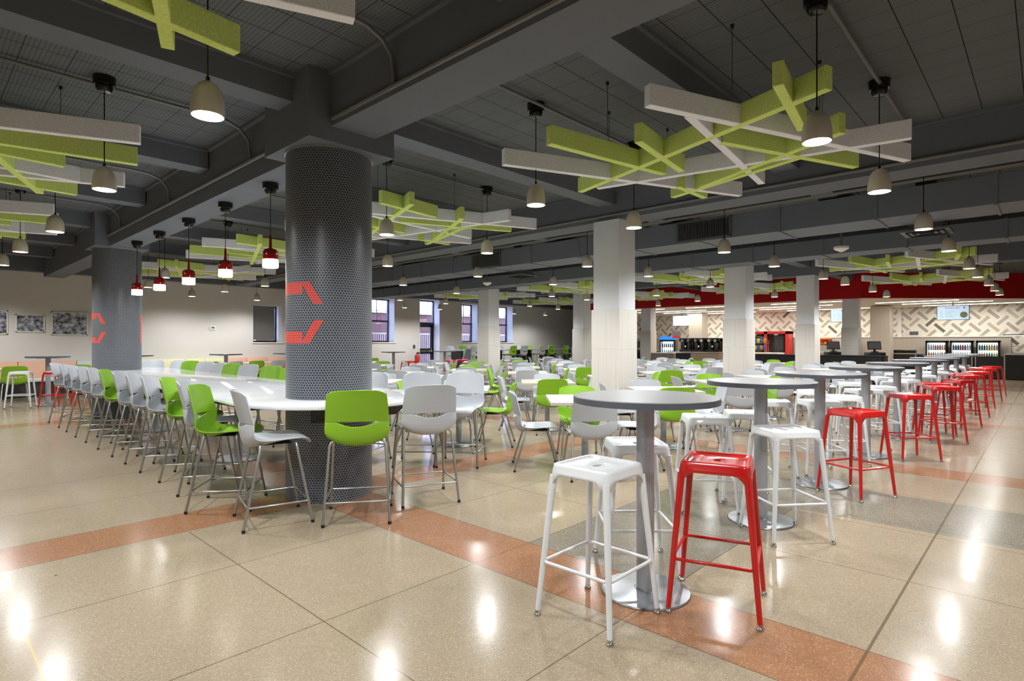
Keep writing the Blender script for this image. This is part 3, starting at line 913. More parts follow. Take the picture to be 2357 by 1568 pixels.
# ---------------------------------------------------------------- tall round tables
tt = empty('tall_round_table')
MB().lathe([(.385, 1.034), (.39, 1.036), (.39, 1.066), (.386, 1.070)], n=64).obj('tabletop', M['tabletop'], tt, smooth=True, angle=30)
e_ = MB().lathe([(.3915, 1.035), (.3915, 1.066)], n=64, capb=False, capt=False).obj('edge_band', M['tableedge'], tt, smooth=True)
MB().tube([(0, 0, .02), (0, 0, 1.03)], .048, 24).box(-.2, .2, -.03, .03, 1.02, 1.034).obj('pedestal', M['silver'], tt, smooth=True)
MB().lathe([(.235, 0), (.24, .004), (.236, .012), (.06, .022), (.05, .03)], n=48).obj('base', M['base'], tt, smooth=True)
TX = [2.78, 4.50, 6.05, 7.95, 9.9, 11.8, 13.6, 15.4, 17.2, 19.0]
for i, x in enumerate(TX):
    place(tt, USED, x, 1.61, 0, 'tall round grey table, %s from the camera in the right-hand row' % ords[i], 'table', 'tall round tables in the right-hand row')
for i, (x, y) in enumerate([(2.15, 15.8), (3.75, 15.8), (5.82, 15.8), (7.5, 15.8), (11.1, 15.8), (13.3, 15.8)]):
    place(tt, USED, x, y, 0, 'tall round grey table near the window wall, %s from the left' % ords[i], 'table', 'tall round tables near the window wall')

# bar stools
def loft(rings, name, material, thick=0.0):
    m = MB(); n = len(rings[0])
    for r_ in rings: m.v += r_
    for i in range(len(rings) - 1):
        for k in range(n):
            k2 = (k + 1) % n
            m.f.append((i * n + k, i * n + k2, (i + 1) * n + k2, (i + 1) * n + k))
    me = m.mesh(name, material, smooth=True, angle=60)
    o = bpy.data.objects.new('src', me); COL.objects.link(o)
    s = o.modifiers.new('s', 'SOLIDIFY'); s.thickness = .0035; s.offset = -1
    dg = bpy.context.evaluated_depsgraph_get()
    out_ = bpy.data.meshes.new_from_object(o.evaluated_get(dg)); out_.name = name
    bpy.data.objects.remove(o); return out_
def rsq(hw, rad, z, n=72, zf=None):
    pts = []
    for k in range(n):
        a = 2 * PI * (k + .5) / n
        c, s = math.cos(a), math.sin(a)
        # superellipse-like rounded square
        t = hw / max(abs(c), abs(s)); x, y = c * t, s * t
        ix, iy = hw - rad, hw - rad
        if abs(x) > ix and abs(y) > iy:
            dx, dy = abs(x) - ix, abs(y) - iy; l = math.hypot(dx, dy)
            x = math.copysign(ix + dx / l * rad, x); y = math.copysign(iy + dy / l * rad, y)
        zz = z if zf is None else zf(x, y, hw)
        pts.append((x, y, zz))
    return pts
def stool_proto(mk, nm):
    root = empty(nm)
    SH = .76
    def oval(a, b, z, n=72): return [(a * math.cos(2 * PI * (k + .5) / n), b * math.sin(2 * PI * (k + .5) / n), z) for k in range(n)]
    def arch(x, y, hw):
        m_ = min(abs(x), abs(y)) / hw          # 0 mid side, 1 corner
        f = max(0, (m_ - .52) / .36); f = min(1, f)
        return SH - .052 - .062 * f ** 2.2
    rings = [oval(.034, .014, SH - .022), oval(.036, .016, SH - .014), oval(.045, .024, SH - .012), rsq(.08, .03, SH - .012), rsq(.137, .02, SH - .010), rsq(.143, .02, SH - .003), rsq(.148, .022, SH), rsq(.157, .026, SH),
             rsq(.163, .03, SH - .004), rsq(.166, .032, SH - .014), rsq(.171, .034, SH - .04), rsq(.176, .036, 0, zf=arch)]
    put('seat', loft(rings, 'seat', M[mk]), root)
    for sx in (1, -1):
        for sy in (1, -1):
            a = Vector((sx * .156, sy * .156, SH - .06)); b = Vector((sx * .213, sy * .213, .022))
            leg = MB().tube([a, b], [.0185, .0125], 14).obj('leg', M[mk], root, smooth=True)
            MB().tube([b - Vector((0, 0, .0)), b + Vector((0, 0, .008))], .013, 12).lathe([(.0165, 0), (.018, .006), (.016, .012), (.008, .02)], (b.x, b.y, 0), 14).obj('glide', M['chrome'], leg, smooth=True)
    zr = .27; t = (SH - .06 - zr) / (SH - .06 - .022); c = .156 + (.213 - .156) * t + .004
    rp = []
    cs_ = [(c, c), (-c, c), (-c, -c), (c, -c)]
    for i in range(4):
        p_, n_, v_ = Vector(cs_[i]), Vector(cs_[(i + 1) % 4]), Vector(cs_[i - 1])
        for q in (p_.lerp(v_, .07), p_.lerp(v_, .02).lerp(n_, .02), p_.lerp(n_, .07)): rp.append((q.x, q.y, zr))
    MB().tube(rp, .0085, 10, closed=True).obj('footrest', M[mk], root, smooth=True)
    return root
sw = stool_proto('stoolwhite', 'bar_stool'); sr = stool_proto('stoolred', 'bar_stool')
PS = {'w': sw, 'r': sr}
SN = {'w': 'white', 'r': 'red'}
st = [('w', 2.38, 1.647, 0, 'white metal bar stool nearest the camera'), ('r', 2.907, 1.26, 17.5, 'red metal bar stool nearest the camera, right of the first tall table'),
      ('w', 3.07, 1.845, 44, 'white metal bar stool directly behind the first tall table pole'),
      ('w', 4.265, 1.36, 50, 'white metal bar stool in front of the second tall table'), ('w', 4.53, 2.07, 36, 'white metal bar stool left of the second tall table pole'),
      ('w', 5.03, 1.93, 30, 'white metal bar stool seen between the second and third tall table poles'),
      ('r', 5.85, 1.265, -25, 'second red metal bar stool from the camera'), ('w', 6.2, 2.1, 24, 'white metal bar stool left behind the third tall table pole'),
      ('w', 6.55, 1.75, 38, 'white metal bar stool right behind the third tall table pole'), ('r', 8.10, 1.19, 0 + 40, 'third red metal bar stool from the camera')]
for c, x, y, a, lb in st:
    place(PS[c], USED, x, y, R(a), lb, 'stool', 'metal bar stools at the right-hand tall tables')
for i, x in enumerate(TX[3:]):
    k = i + 3
    rnd2 = random.Random(k)
    pos = [('w', x - .1, 2.18, rnd2.uniform(0, 80), 'window side'), ('w', x + .55, 1.75, rnd2.uniform(0, 80), 'servery side'), ('w', x - .62, 1.72, rnd2.uniform(0, 80), 'camera side')]
    if k > 3: pos.append(('r', x - .05, 1.08, rnd2.uniform(20, 60), 'aisle side'))
    if k in (4, 6, 8): pos.append(('r', x + .62, 1.25, rnd2.uniform(20, 60), 'far side'))
    for c, xx, yy, a, s in pos:
        place(PS[c], USED, xx, yy, R(a), '%s metal bar stool on the %s of the %s tall table from the camera' % (SN[c], s, ords[k]), 'stool', 'metal bar stools at the right-hand tall tables')
for c, x, y, a, lb in [('w', 1.68, 15.62, -20, 'white bar stool at far left before the green chair'), ('r', 2.2, 15.12, 30, 'red bar stool before the far left tall table'), ('r', 2.75, 15.5, 0, 'red bar stool right of the far left tall table'),
                       ('r', 7.3, 15.1, 10, 'red bar stool by the tall table left of the nearest mosaic column'), ('r', 11.3, 15.25, 10, 'red bar stool below the tall table left of the glass door'),
                       ('w', 10.3, 15.9, 0, 'white bar stool near the window wall beside green chairs'), ('r', 13.0, 15.1, 30, 'red bar stool left of the tall table right of the glass door'), ('r', 13.8, 15.4, 10, 'red bar stool right of the tall table right of the glass door')]:
    place(PS[c], USED, x, y, R(a), lb, 'stool', 'metal bar stools near the window wall')

# ---------------------------------------------------------------- banquette along the window wall
def banquette(x0, x1, segs, lb):
    root = empty('banquette', ((x0 + x1) / 2, 18.7, 0)); tag(root, lb, 'bench')
    w_ = (x1 - x0) / 2
    MB().box(-w_, w_, -.25, .29, 0, .38).obj('bench_base', M['bench'], root)
    MB().box(-w_, w_, -.30, .12, .38, .47).obj('seat_cushion', M['cush_w'], root, bevel=.015)
    for a, b, mk in segs:
        n = max(1, round((b - a) / .62)); st_ = (b - a) / n
        for i in range(n):
            MB().box(a + i * st_ - (x0 + x1) / 2 + .006, a + (i + 1) * st_ - (x0 + x1) / 2 - .006, .10, .28, .47, .88).obj('back_cushion', M[mk], root, bevel=.012)
banquette(-1.0, 11.5, [(-1.0, 3.15, 'cush_o'), (3.15, 4.6, 'cush_w'), (4.6, 6.9, 'cush_y'), (6.9, 8.9, 'cush_o'), (8.9, 11.5, 'cush_w')], 'long wall banquette with orange, yellow and white back cushions')
sd = [(1.05, 's'), (1.75, 'g'), (2.95, 'g'), (4.15, 's'), (5.9, 'g'), (6.55, 's'), (7.2, 'g'), (7.85, 's'), (8.6, 's'), (9.4, 'g'), (10.2, 'g'), (11.2, 'g')]
for i, (x, c) in enumerate(sd):
    c = 'green' if c == 'g' else 'shell'
    chair(c, 'dining', x, 17.35, R(90 + rnd.uniform(-8, 8)), '%s chair facing the wall banquette, %s chair from the left' % (CN[c], ords[i]), 'dining chairs facing the banquette', 1)
for i, x in enumerate((1.4, 3.55, 6.2, 7.5, 9.0, 10.7)):
    place(dt, USED, x, 17.93, R(90), 'pale wood table before the wall banquette, %s from the left' % ords[i], 'table', 'tables before the banquette')

# bar tables and bar chairs at the far end
for i, (x, y) in enumerate([(15.6, 17.0), (18.0, 17.2), (19.9, 17.2), (21.6, 17.2)]):
    root = empty('bar_table', (x, y, 0)); tag(root, 'rectangular grey bar table with black legs by the window wall, %s from the left' % ords[i], 'table')
    MB().box(-.75, .75, -.38, .38, 1.035, 1.07).obj('tabletop', M['tabletop'], root, bevel=.003, seg=1)
    for sx in (-.66, .66):
        MB().box(sx - .05, sx + .05, -.3, .3, 0, 1.035).obj('leg', M['blackgloss'], root)
    for k, (dx, dy, a) in enumerate(((-.35, -.5, 90), (.35, -.5, 90), (-.35, .55, -90), (.35, .55, -90))):
        c = 'green' if (k + i) % 2 else 'shell'
        chair(c, 'bar', x + dx, y + dy, R(a + rnd.uniform(-6, 6)), '%s bar chair, %s %s of the %s bar table from the left' % (CN[c], 'near' if dy < 0 else 'far', 'left' if dx < 0 else 'right', ords[i]), 'bar chairs at the grey bar tables', 1)
o = MB().prism([(14.3, 0), (14.95, 0), (14.95, 1.12), (14.72, 1.12)], 0, .09).xf(Matrix.Translation((0, 16.3, 0)) @ Matrix.Rotation(R(90), 4, 'X')).obj('partition', M['vent'])
tag(o, 'sloped dark grey partition left of the bar tables', 'partition')

# ---------------------------------------------------------------- things on the window wall
for i, (a, b, z0, z1, s) in enumerate([(1.05, 1.79, 1.57, 2.17, 'cut by the left edge'), (1.94, 2.51, 1.63, 2.08, 'smallest, in the middle'), (2.65, 3.42, 1.56, 2.17, 'right one beside the far mosaic column')]):
    root = empty('picture_frame', ((a + b) / 2, Y1 - .02, (z0 + z1) / 2)); tag(root, 'framed black and white photograph on the left wall, ' + s, 'picture')
    w_, h_ = (b - a) / 2, (z1 - z0) / 2; t = .022
    MB().box(-w_, w_, -.015, .02, h_ - t, h_).box(-w_, w_, -.015, .02, -h_, -h_ + t).box(-w_, -w_ + t, -.015, .02, -h_, h_).box(w_ - t, w_, -.015, .02, -h_, h_).obj('frame', M['frame'], root)
    MB().box(-w_ + t, w_ - t, -.002, .018, -h_ + t, h_ - t).obj('photo_print', photo_material('old_photo_%d' % i, i * 3.3), root)
root = empty('thermostat', (6.6, Y1 - .01, 1.82)); tag(root, 'small white thermostat on the wall between column and blind window', 'thermostat')
MB().box(-.09, .09, -.025, .01, -.06, .06).obj('thermostat_body', M['white'], root, bevel=.01)
MB().box(-.05, .05, -.028, -.024, -.02, .035).obj('display', M['vent'], root)
root = empty('fire_extinguisher', (14.45, Y1 - .12, .45)); tag(root, 'red fire extinguisher on the wall left of the glass door', 'fire extinguisher')
MB().lathe([(.07, 0), (.075, .02), (.075, .34), (.05, .42), (.02, .45)], n=20).obj('cylinder_body', M['red'], root, smooth=True)
MB().box(-.05, .05, -.02, .02, .45, .50).box(-.02, .09, -.015, .015, .49, .52).obj('valve', M['black'], root)
MB().tube([(.05, 0, .48), (.1, -.02, .4), (.1, -.02, .15)], .01, 8).obj('hose', M['black'], root, smooth=True)
MB().box(-.03, .03, .05, .12, .1, .4).obj('wall_bracket', M['black'], root)
root = empty('call_station', (14.35, Y1 - .01, 1.2)); tag(root, 'small dark wall switch plate left of the glass door', 'switch')
MB().box(-.05, .05, -.02, .01, -.07, .07).obj('switch_plate', M['vent'], root); MB().box(-.02, .02, -.03, -.02, -.03, .03).obj('switch_button', M['black'], root)
for i, (x, z, s) in enumerate([(2.25, 2.62, 'above the pictures'), (7.15, 2.95, 'above the thermostat')]):
    tag(MB().box(x - .15, x + .15, Y1 - .006, Y1, z - .12, z + .12).obj('access_panel', M['wall']), 'painted access panel on the wall ' + s, 'panel')

# ---------------------------------------------------------------- servery: fascia, ceiling, counters
FX = 21.2
bendY = 4.41; dgx, dgy = 26.0, bendY - 4.8
YE = 15.9
fm = MB().prism([(FX, bendY), (FX + .14, bendY + .06), (FX + .14, YE), (FX, YE)], 2.81, HC)
fm.prism([(FX, bendY), (dgx, dgy), (dgx + .1, dgy + .1), (FX + .14, bendY + .06)], 2.81, HC)
fm.prism([(dgx, dgy), (X1, dgy), (X1, dgy + .14), (dgx + .1, dgy + .1)], 2.81, HC)
struct(fm.obj('wall_fascia', M['redwall']))
struct(MB().prism([(FX + .1, bendY + .05), (dgx + .05, dgy + .1), (X1, dgy + .1), (X1, YE + 1.5), (FX + .1, YE + .02)], 2.812, 2.85).obj('ceiling_servery', M['whiteceil']))
struct(MB().prism([(FX, YE), (FX, YE + .12), (X1, YE + 1.62), (X1, YE + 1.5)], 0, HC).obj('wall_servery_end', M['wall']))
# beige tile dado and white ledge on the rear wall
struct(MB().box(X1 - .10, X1, 1.03, Y1, 0, 1.58).obj('wall_dado', M['halftile']))
struct(MB().box(X1 - .13, X1, 1.03, Y1, 1.58, 1.62).obj('trim_90', M['white']))
struct(MB().box(X1 - .04, X1, 4.46, 4.6, 1.6, 2.81).obj('trim_91', M['white']))
n = 0
strips = [(22.3, 5.2, 7.6), (22.3, 8.6, 11.0), (22.3, 12.0, 14.4), (24.2, 2.2, 4.6), (24.2, 6.0, 9.4), (24.2, 11.0, 14.4), (25.6, 1.4, 4.0), (25.6, 6.8, 9.2), (25.6, 10.4, 13.8), (27.3, .6, 3.6), (27.3, 5.2, 8.6), (27.3, 10.0, 13.4)]
AL = bpy.data.lights.new('strip_area', 'AREA'); AL.shape = 'RECTANGLE'; AL.energy = 20; AL.color = (1, .95, .86)
for i, (x, a, b) in enumerate(strips):
    o = empty('strip_light', (x, (a + b) / 2, 2.812)); L = (b - a) / 2
    tag(o, 'slim glowing strip light in the servery ceiling, %s line back, %s from the right' % (ords[[22.3, 24.2, 25.6, 27.3].index(x)], ords[i % 3]), 'ceiling light', 'servery strip lights')
    MB().box(-.03, .03, -L, L, -.022, 0).obj('diffuser', M['strip'], o)
    MB().box(-.045, .045, -L - .02, L + .02, -.010, .004).obj('housing', M['white'], o)
    lt = bpy.data.objects.new('strip_light_source', AL); COL.objects.link(lt); lt.parent = o; lt.location = (0, 0, -.03); lt.scale = (.06, 2 * L, 1)
AL.size = 1; AL.size_y = 1

def counter(x0, x1, y0, y1, lb, front='ctrblack', top='steel', h=.95, rz=0, c=None):
    cx, cy = ((x0 + x1) / 2, (y0 + y1) / 2) if c is None else c
    root = empty('counter', (cx, cy, 0), rz); tag(root, lb, 'counter')
    w_, d_ = (x1 - x0) / 2, (y1 - y0) / 2
    MB().box(-w_, w_, -d_, d_, .06, h - .04).box(-w_ + .06, w_ - .06, -d_ + .02, d_ - .02, 0, .06).obj('counter_body', M[front], root)
    MB().box(-w_ - .02, w_ + .02, -d_ - .01, d_ + .01, h - .04, h).obj('worktop', M[top], root, bevel=.005)
    return root
counter(21.15, 21.28, 3.9, 8.6, 'black cashier counter front under the two right-hand registers', top='ctrblack')
counter(21.82, 22.4, 3.9, 8.6, 'black cashier back counter carrying registers near the tiled pillar', top='ctrblack', h=.93)
counter(21.2, 21.28, 10.3, 10.9, 'short black counter panel left of the red cooler wall', top='ctrblack')
counter(21.2, 21.8, 12.66, 15.8, 'black cashier counter left of the coffee machines', top='ctrblack')
counter(21.2, 21.9, 11.0, 12.0, 'weathered wood counter below the coffee machines', front='ctrwood')
counter(24.0, 24.7, 7.9, 9.6, 'tan fronted counter below the snack rack', front='tan', top='white')
counter(24.2, 24.9, 10.4, 12.85, 'wood fronted counter carrying the three black coffee brewers', front='ctrwood')
counter(27.5, 28.24, 6.2, 8.2, 'steel back counter along the tiled wall', front='steel')
counter(27.5, 28.24, 11.0, 16.9, 'long white topped back counter against the herringbone wall behind the blue-headed fridge', front='ctrwood', top='white')
P = lambda r_, d_: (d_ * Cc + r_ * Ss, d_ * Ss - r_ * Cc)
RZ = R(-90)                                    # fittings along the rear wall face -X
root = counter(-1.3, 1.3, -.33, .33, 'black fronted serving counter at the right edge of the picture', c=(27.63, -.12), rz=RZ)
g = MB().box(-1.25, 1.25, .0, .28, .95, .99).box(-1.25, 1.25, -.05, .25, 1.22, 1.24)
for xx in (-1.25, 0, 1.23): g.box(xx, xx + .02, .2, .23, .99, 1.24)
g.obj('sneeze_guard', M['steel'], root)

# coolers
def cooler(x, y, rz, w_, h_, lb, cols, name='drinks_cooler', sign=None):
    root = empty(name, (x, y, 0), rz); tag(root, lb, 'cooler')
    # local: front faces -Y
    MB().box(-w_, -w_ + .05, 0, .6, .08, h_).box(w_ - .05, w_, 0, .6, .08, h_).box(-w_, w_, 0, .6, h_ - .07, h_).box(-w_, w_, 0, .6, 0, .16).box(-w_, w_, .55, .6, .08, h_).obj('cabinet', M['blackgloss'], root, bevel=.01)
    MB().box(-w_ + .05, w_ - .05, .50, .545, .16, h_ - .07).box(-w_ + .05, -w_ + .065, .03, .05, .18, h_ - .09).box(w_ - .065, w_ - .05, .03, .05, .18, h_ - .09).obj('interior_light', M['coolglow'], root)
    n = 4; z0 = .2; st_ = (h_ - .07 - z0) / n
    for s in range(n):
        MB().box(-w_ + .05, w_ - .05, .08, .5, z0 + s * st_ - .012, z0 + s * st_).obj('shelf', M['white'], root)
    dr = MB().box(-w_ + .01, -w_ + .06, -.03, 0, .16, h_ - .01).box(w_ - .06, w_ - .01, -.03, 0, .16, h_ - .01).box(-w_ + .01, w_ - .01, -.03, 0, h_ - .08, h_ - .01).box(-w_ + .01, w_ - .01, -.03, 0, .16, .2).obj('door', M['blackgloss'], root)
    MB().box(-w_ + .055, w_ - .055, -.018, -.012, .2, h_ - .08).obj('glass_pane', M['glass'], dr)
    if sign:
        MB().box(-w_ + .01, w_ - .01, -.05, .3, h_ + .0, h_ + .17).obj('lit_header', M['bluesign'], root, bevel=.03)
    Mx = Matrix.Translation((x, y, 0)) @ Matrix.Rotation(rz, 4, 'Z')
    return root, Mx, [z0 + s * st_ for s in range(n)]
bottle_me = {}
def bottle(col):
    if col not in bottle_me:
        m = mat('drink_' + col, {'red': srgb(180, 40, 40), 'dark': srgb(50, 40, 44), 'green': srgb(70, 130, 60), 'yellow': srgb(220, 200, 70), 'orange': srgb(240, 160, 60), 'white': srgb(220, 226, 230)}[col], .25)
        b_ = MB().lathe([(.028, 0), (.031, .01), (.031, .13), (.026, .155), (.012, .185), (.012, .20)], n=10).mesh('bottle', m, smooth=True)
        c_ = MB().lathe([(.014, .198), (.014, .215)], n=8).mesh('bottle_cap', M['white'] if col != 'white' else M['black'], smooth=True)
        bottle_me[col] = (b_, c_)
    return bottle_me[col]
cl = [(27.55, 3.20, 'left', ['white', 'red', 'orange']), (27.55, 2.43, 'middle', ['dark', 'red', 'white']), (27.55, 1.65, 'right', ['green', 'yellow', 'orange'])]
for r_, d_, s, cols in cl:
    x, y = r_, d_
    root, Mx, zs = cooler(x, y, RZ, .345, 1.44, '%s of the three black glass-door drinks coolers at right' % s, cols)
    for q, z in enumerate(zs):
        for k in range(8):
            cc_ = cols[(k * 3 // 8 + q) % 3]
            me, cp = bottle(cc_)
            p = Mx @ Vector((-.245 + k * .07, .14, z))
            o = put('bottle', me); o.location = p; tag(o, '%s drink bottle on shelf %s from the bottom of the %s drinks cooler at right' % (cc_, ords[q], s), 'bottle', 'bottles on shelf %s of the %s cooler, %s' % (ords[q], s, cc_))
            put('bottle_cap', cp, o)
# blue-headed fridge at the left of the servery
root, Mx, zs = cooler(26.6, 14.15, R(-90) + R(15), .38, 1.5, 'glass-door fridge with glowing blue header by the registers', [], sign=True)
for q, z in enumerate(zs):
    for k in range(6):
        cc_ = ['white', 'red', 'white', 'dark'][q]
        me, cp = bottle(cc_); p = Mx @ Vector((-.26 + k * .1, .14, z))
        o = put('bottle', me); o.location = p; tag(o, '%s drink bottle on shelf %s from the bottom of the blue-headed fridge' % (cc_, ords[q]), 'bottle', 'bottles on shelf %s of the blue fridge' % ords[q]); put('bottle_cap', cp, o)
# red open coolers wall
root = empty('red_display_cooler', (27.6, 9.55, 0)); tag(root, 'tall red framed glass-door cooler bank between two tiled columns', 'cooler')
MB().box(-.3, .35, -1.0, -.86, 0, 1.88).box(-.3, .35, .86, 1.0, 0, 1.88).box(-.3, .35, -.07, .07, 0, 1.88).box(-.3, .35, -1.0, 1.0, 1.76, 1.88).box(.3, .35, -1, 1, 0, 1.88).box(-.3, .35, -1, 1, 0, .15).obj('cabinet', M['red'], root)
for y in (-.47, .47):
    dr = MB().box(-.33, -.3, y - .38, y - .32, .15, 1.76).box(-.33, -.3, y + .32, y + .38, .15, 1.76).box(-.33, -.3, y - .38, y + .38, 1.68, 1.76).box(-.33, -.3, y - .38, y + .38, .15, .22).obj('door', M['blackgloss'], root)
    MB().box(-.32, -.315, y - .32, y + .32, .22, 1.68).obj('glass_pane', M['glass'], dr)
    MB().box(.2, .28, y - .36, y + .36, .16, 1.74).obj('interior_back', M['vent'], root)
    MB().box(-.335, -.33, y - .08, y + .08, 1.71, 1.74).obj('door_label', M['white'], dr)
# snack rack with bags
root = empty('snack_rack', (24.3, 8.95, .95)); tag(root, 'chrome curved snack rack on the tan counter holding snack bags', 'rack')
pts = [(0, -.55, 0), (0, -.55, .5), (0, -.4, .62), (0, 0, .68), (0, .4, .62), (0, .55, .5), (0, .55, 0)]
MB().tube(pts, .015, 8).obj('hoop', M['chrome'], root, smooth=True)
MB().box(-.14, .14, -.55, .55, .10, .12).box(-.14, .14, -.55, .55, .38, .40).obj('shelf', M['chrome'], root)
for s, z in ((0, 1.07), (1, 1.35)):
    for k in range(8):
        mk = ('bluebag', 'orangeplastic', 'bluebag', 'yellow')[(k + s) % 4]
        m_ = MB().box(-.025, .025, -.05, .05, .02, .16).box(-.006, .006, -.052, .052, 0, .02).box(-.006, .006, -.052, .052, .16, .18).obj('snack_bag', M[mk], bevel=.006)
        m_.location = (24.25, 8.52 + k * .125, z)
        tag(m_, '%s snack bag on the %s shelf of the chrome rack' % ({'bluebag': 'blue', 'orangeplastic': 'orange', 'yellow': 'yellow'}[mk], 'upper' if s else 'lower'), 'snack bag', '%s bags on the %s rack shelf' % (mk[:4], 'upper' if s else 'lower'))

# registers
def register(x, y, rz, lb, z=.95):
    root = empty('cash_register', (x, y, z), rz); tag(root, lb, 'register')
    MB().box(-.24, .24, -.22, .22, 0, .11).obj('cash_drawer', M['black'], root, bevel=.008)
    MB().box(-.08, .08, -.08, .08, .11, .14).box(-.03, .03, -.01, .03, .14, .24).obj('stand', M['blackgloss'], root)
    Mt = Matrix.Translation((0, 0, .2)) @ Matrix.Rotation(R(-14), 4, 'X')
    s_ = MB().box(-.21, .21, -.02, .02, 0, .28).xf(Mt).obj('monitor', M['blackgloss'], root, bevel=.006)
    MB().box(-.19, .19, -.024, -.02, .02, .26).xf(Mt).obj('screen', M['vent'], s_)
    MB().lathe([(.012, .1115), (.012, .1125)], (0, -.2, 0), 10).obj('lock', M['chrome'], root)
register(22.1, 5.45, R(-55), 'black cash register left of the tiled column in the cashier counter', .93)
register(22.1, 4.22, R(-55), 'black cash register right of the tiled column in the cashier counter', .93)
register(21.5, 12.95, R(-75), 'black cash register in front of the blue-headed fridge')

# coffee machines and kit on the back counter
for i, (x, y, s) in enumerate([(24.55, 12.05, 'left'), (24.55, 11.42, 'middle'), (24.55, 10.79, 'right')]):
    root = empty('coffee_brewer', (x, y, .95)); tag(root, 'black coffee brewer with round silver lids, %s of three' % s, 'coffee machine')
    MB().box(-.2, .2, -.3, .3, 0, .1).box(-.05, .2, -.3, .3, .1, .58).box(-.22, .2, -.3, .3, .46, .62).obj('brewer_body', M['blackgloss'], root, bevel=.01)
    for yy in (-.14, .14):
        MB().tube([(-.235, yy, .5), (-.205, yy, .5)], .065, 16).obj('filter_lid', M['chrome'], root, smooth=True)
        MB().lathe([(.07, .1), (.085, .13), (.085, .36), (.05, .42)], (-.12, yy, 0), 16).obj('urn', M['ctrblack'], root, smooth=True)
    MB().box(-.205, -.20, -.03, .03, .2, .28).obj('label_plate', M['white'], root)
root = empty('menu_board', (24.6, 12.62, 1.57)); tag(root, 'small grey and red poster board beside the coffee brewers', 'sign')
MB().box(-.01, .01, -.2, .2, 0, .32).obj('board', M['vent'], root); MB().box(-.015, -.01, -.17, .17, .03, .12).obj('red_band', M['red'], root)
MB().tube([(0, 0, -.62), (0, 0, 0)], .012, 6).obj('post', M['chrome'], root)
# bread crates and cup dispensers
root = empty('bread_rack', (27.95, 7.25, .95)); tag(root, 'orange bread rack with packaged buns behind the left register', 'rack')
MB().box(-.2, .2, -.28, .28, 0, .3).obj('rack_base', M['steel'], root)
MB().box(-.2, .2, -.26, .26, .34, .36).box(-.2, .2, -.26, .26, .56, .58).box(-.2, -.18, -.26, -.24, .3, .6).box(-.2, -.18, .24, .26, .3, .6).box(.18, .2, -.26, .26, .3, .62).obj('tray', M['orangeplastic'], root)
for k in range(4):
    o = MB().lathe([(.03, 0), (.055, .02), (.05, .06), (.02, .085)], n=12).obj('bun_pack', M['yellow'] if k % 2 else M['red'], smooth=True)
    o.location = (27.88, 7.07 + k * .12, 1.31); tag(o, '%s bun pack in the orange bread rack' % ('yellow' if k % 2 else 'red'), 'food', '%s bun packs in the rack' % ('yellow' if k % 2 else 'red'))
root = empty('juice_dispenser', (27.9, 6.3, .95)); tag(root, 'dark drinks dispenser with lit white front left of the wide pillar', 'dispenser')
MB().box(-.2, .2, -.22, .22, 0, .68).obj('dispenser_body', M['vent'], root, bevel=.01); MB().box(-.21, -.2, -.17, .1, .25, .62).obj('lit_panel', M['coolglow'], root)
MB().box(-.26, -.2, -.1, .1, .12, .2).obj('spout', M['black'], root)
root = empty('card_printer', (26.75, 4.72, .95), RZ); tag(root, 'wedge shaped black box on the counter right of the registers', 'box')
bx = MB(); bx.v += [(-.12, -.15, 0), (.12, -.15, 0), (.12, .15, 0), (-.12, .15, 0), (-.12, -.15, .12), (.12, -.15, .30), (.12, .15, .30), (-.12, .15, .12)]
bx.f += [(0, 3, 2, 1), (4, 5, 6, 7), (0, 1, 5, 4), (1, 2, 6, 5), (2, 3, 7, 6), (3, 0, 4, 7)]
bx.obj('box_shell', M['blackgloss'], root, bevel=.006)
c1 = (26.95, 4.2)
counter(-.62, .62, -.3, .3, 'steel topped counter with dark front left of the three coolers', c=c1, rz=RZ)
root = empty('cold_well', (26.85, 4.1, .95), RZ); tag(root, 'long low black food tray with yellow card on top, left of the coolers', 'food bin')
MB().box(-.36, .36, -.18, .18, 0, .13).obj('tray_body', M['blackgloss'], root, bevel=.03); MB().box(-.08, .1, -.05, .05, .13, .15).obj('yellow_card', M['yellow'], root)
# low black panels and posts before the coolers
for i, y in enumerate((3.25, 2.38, 1.5)):
    x = 26.0
    root = empty('queue_barrier', (x, y, 0), RZ); tag(root, 'black queue barrier panel between silver posts before the coolers, %s from the left' % ords[i], 'barrier')
    MB().box(-.36, .36, -.01, .01, .12, .88).obj('barrier_panel', M['ctrblack'], root)
    for sx in (-.39, .39):
        MB().tube([(sx, 0, 0), (sx, 0, .98)], .022, 12).obj('post', M['steel'], root, smooth=True)
        MB().lathe([(.16, 0), (.16, .012), (.03, .03)], (sx, 0, 0), 24).obj('post_base', M['steel'], root, smooth=True)

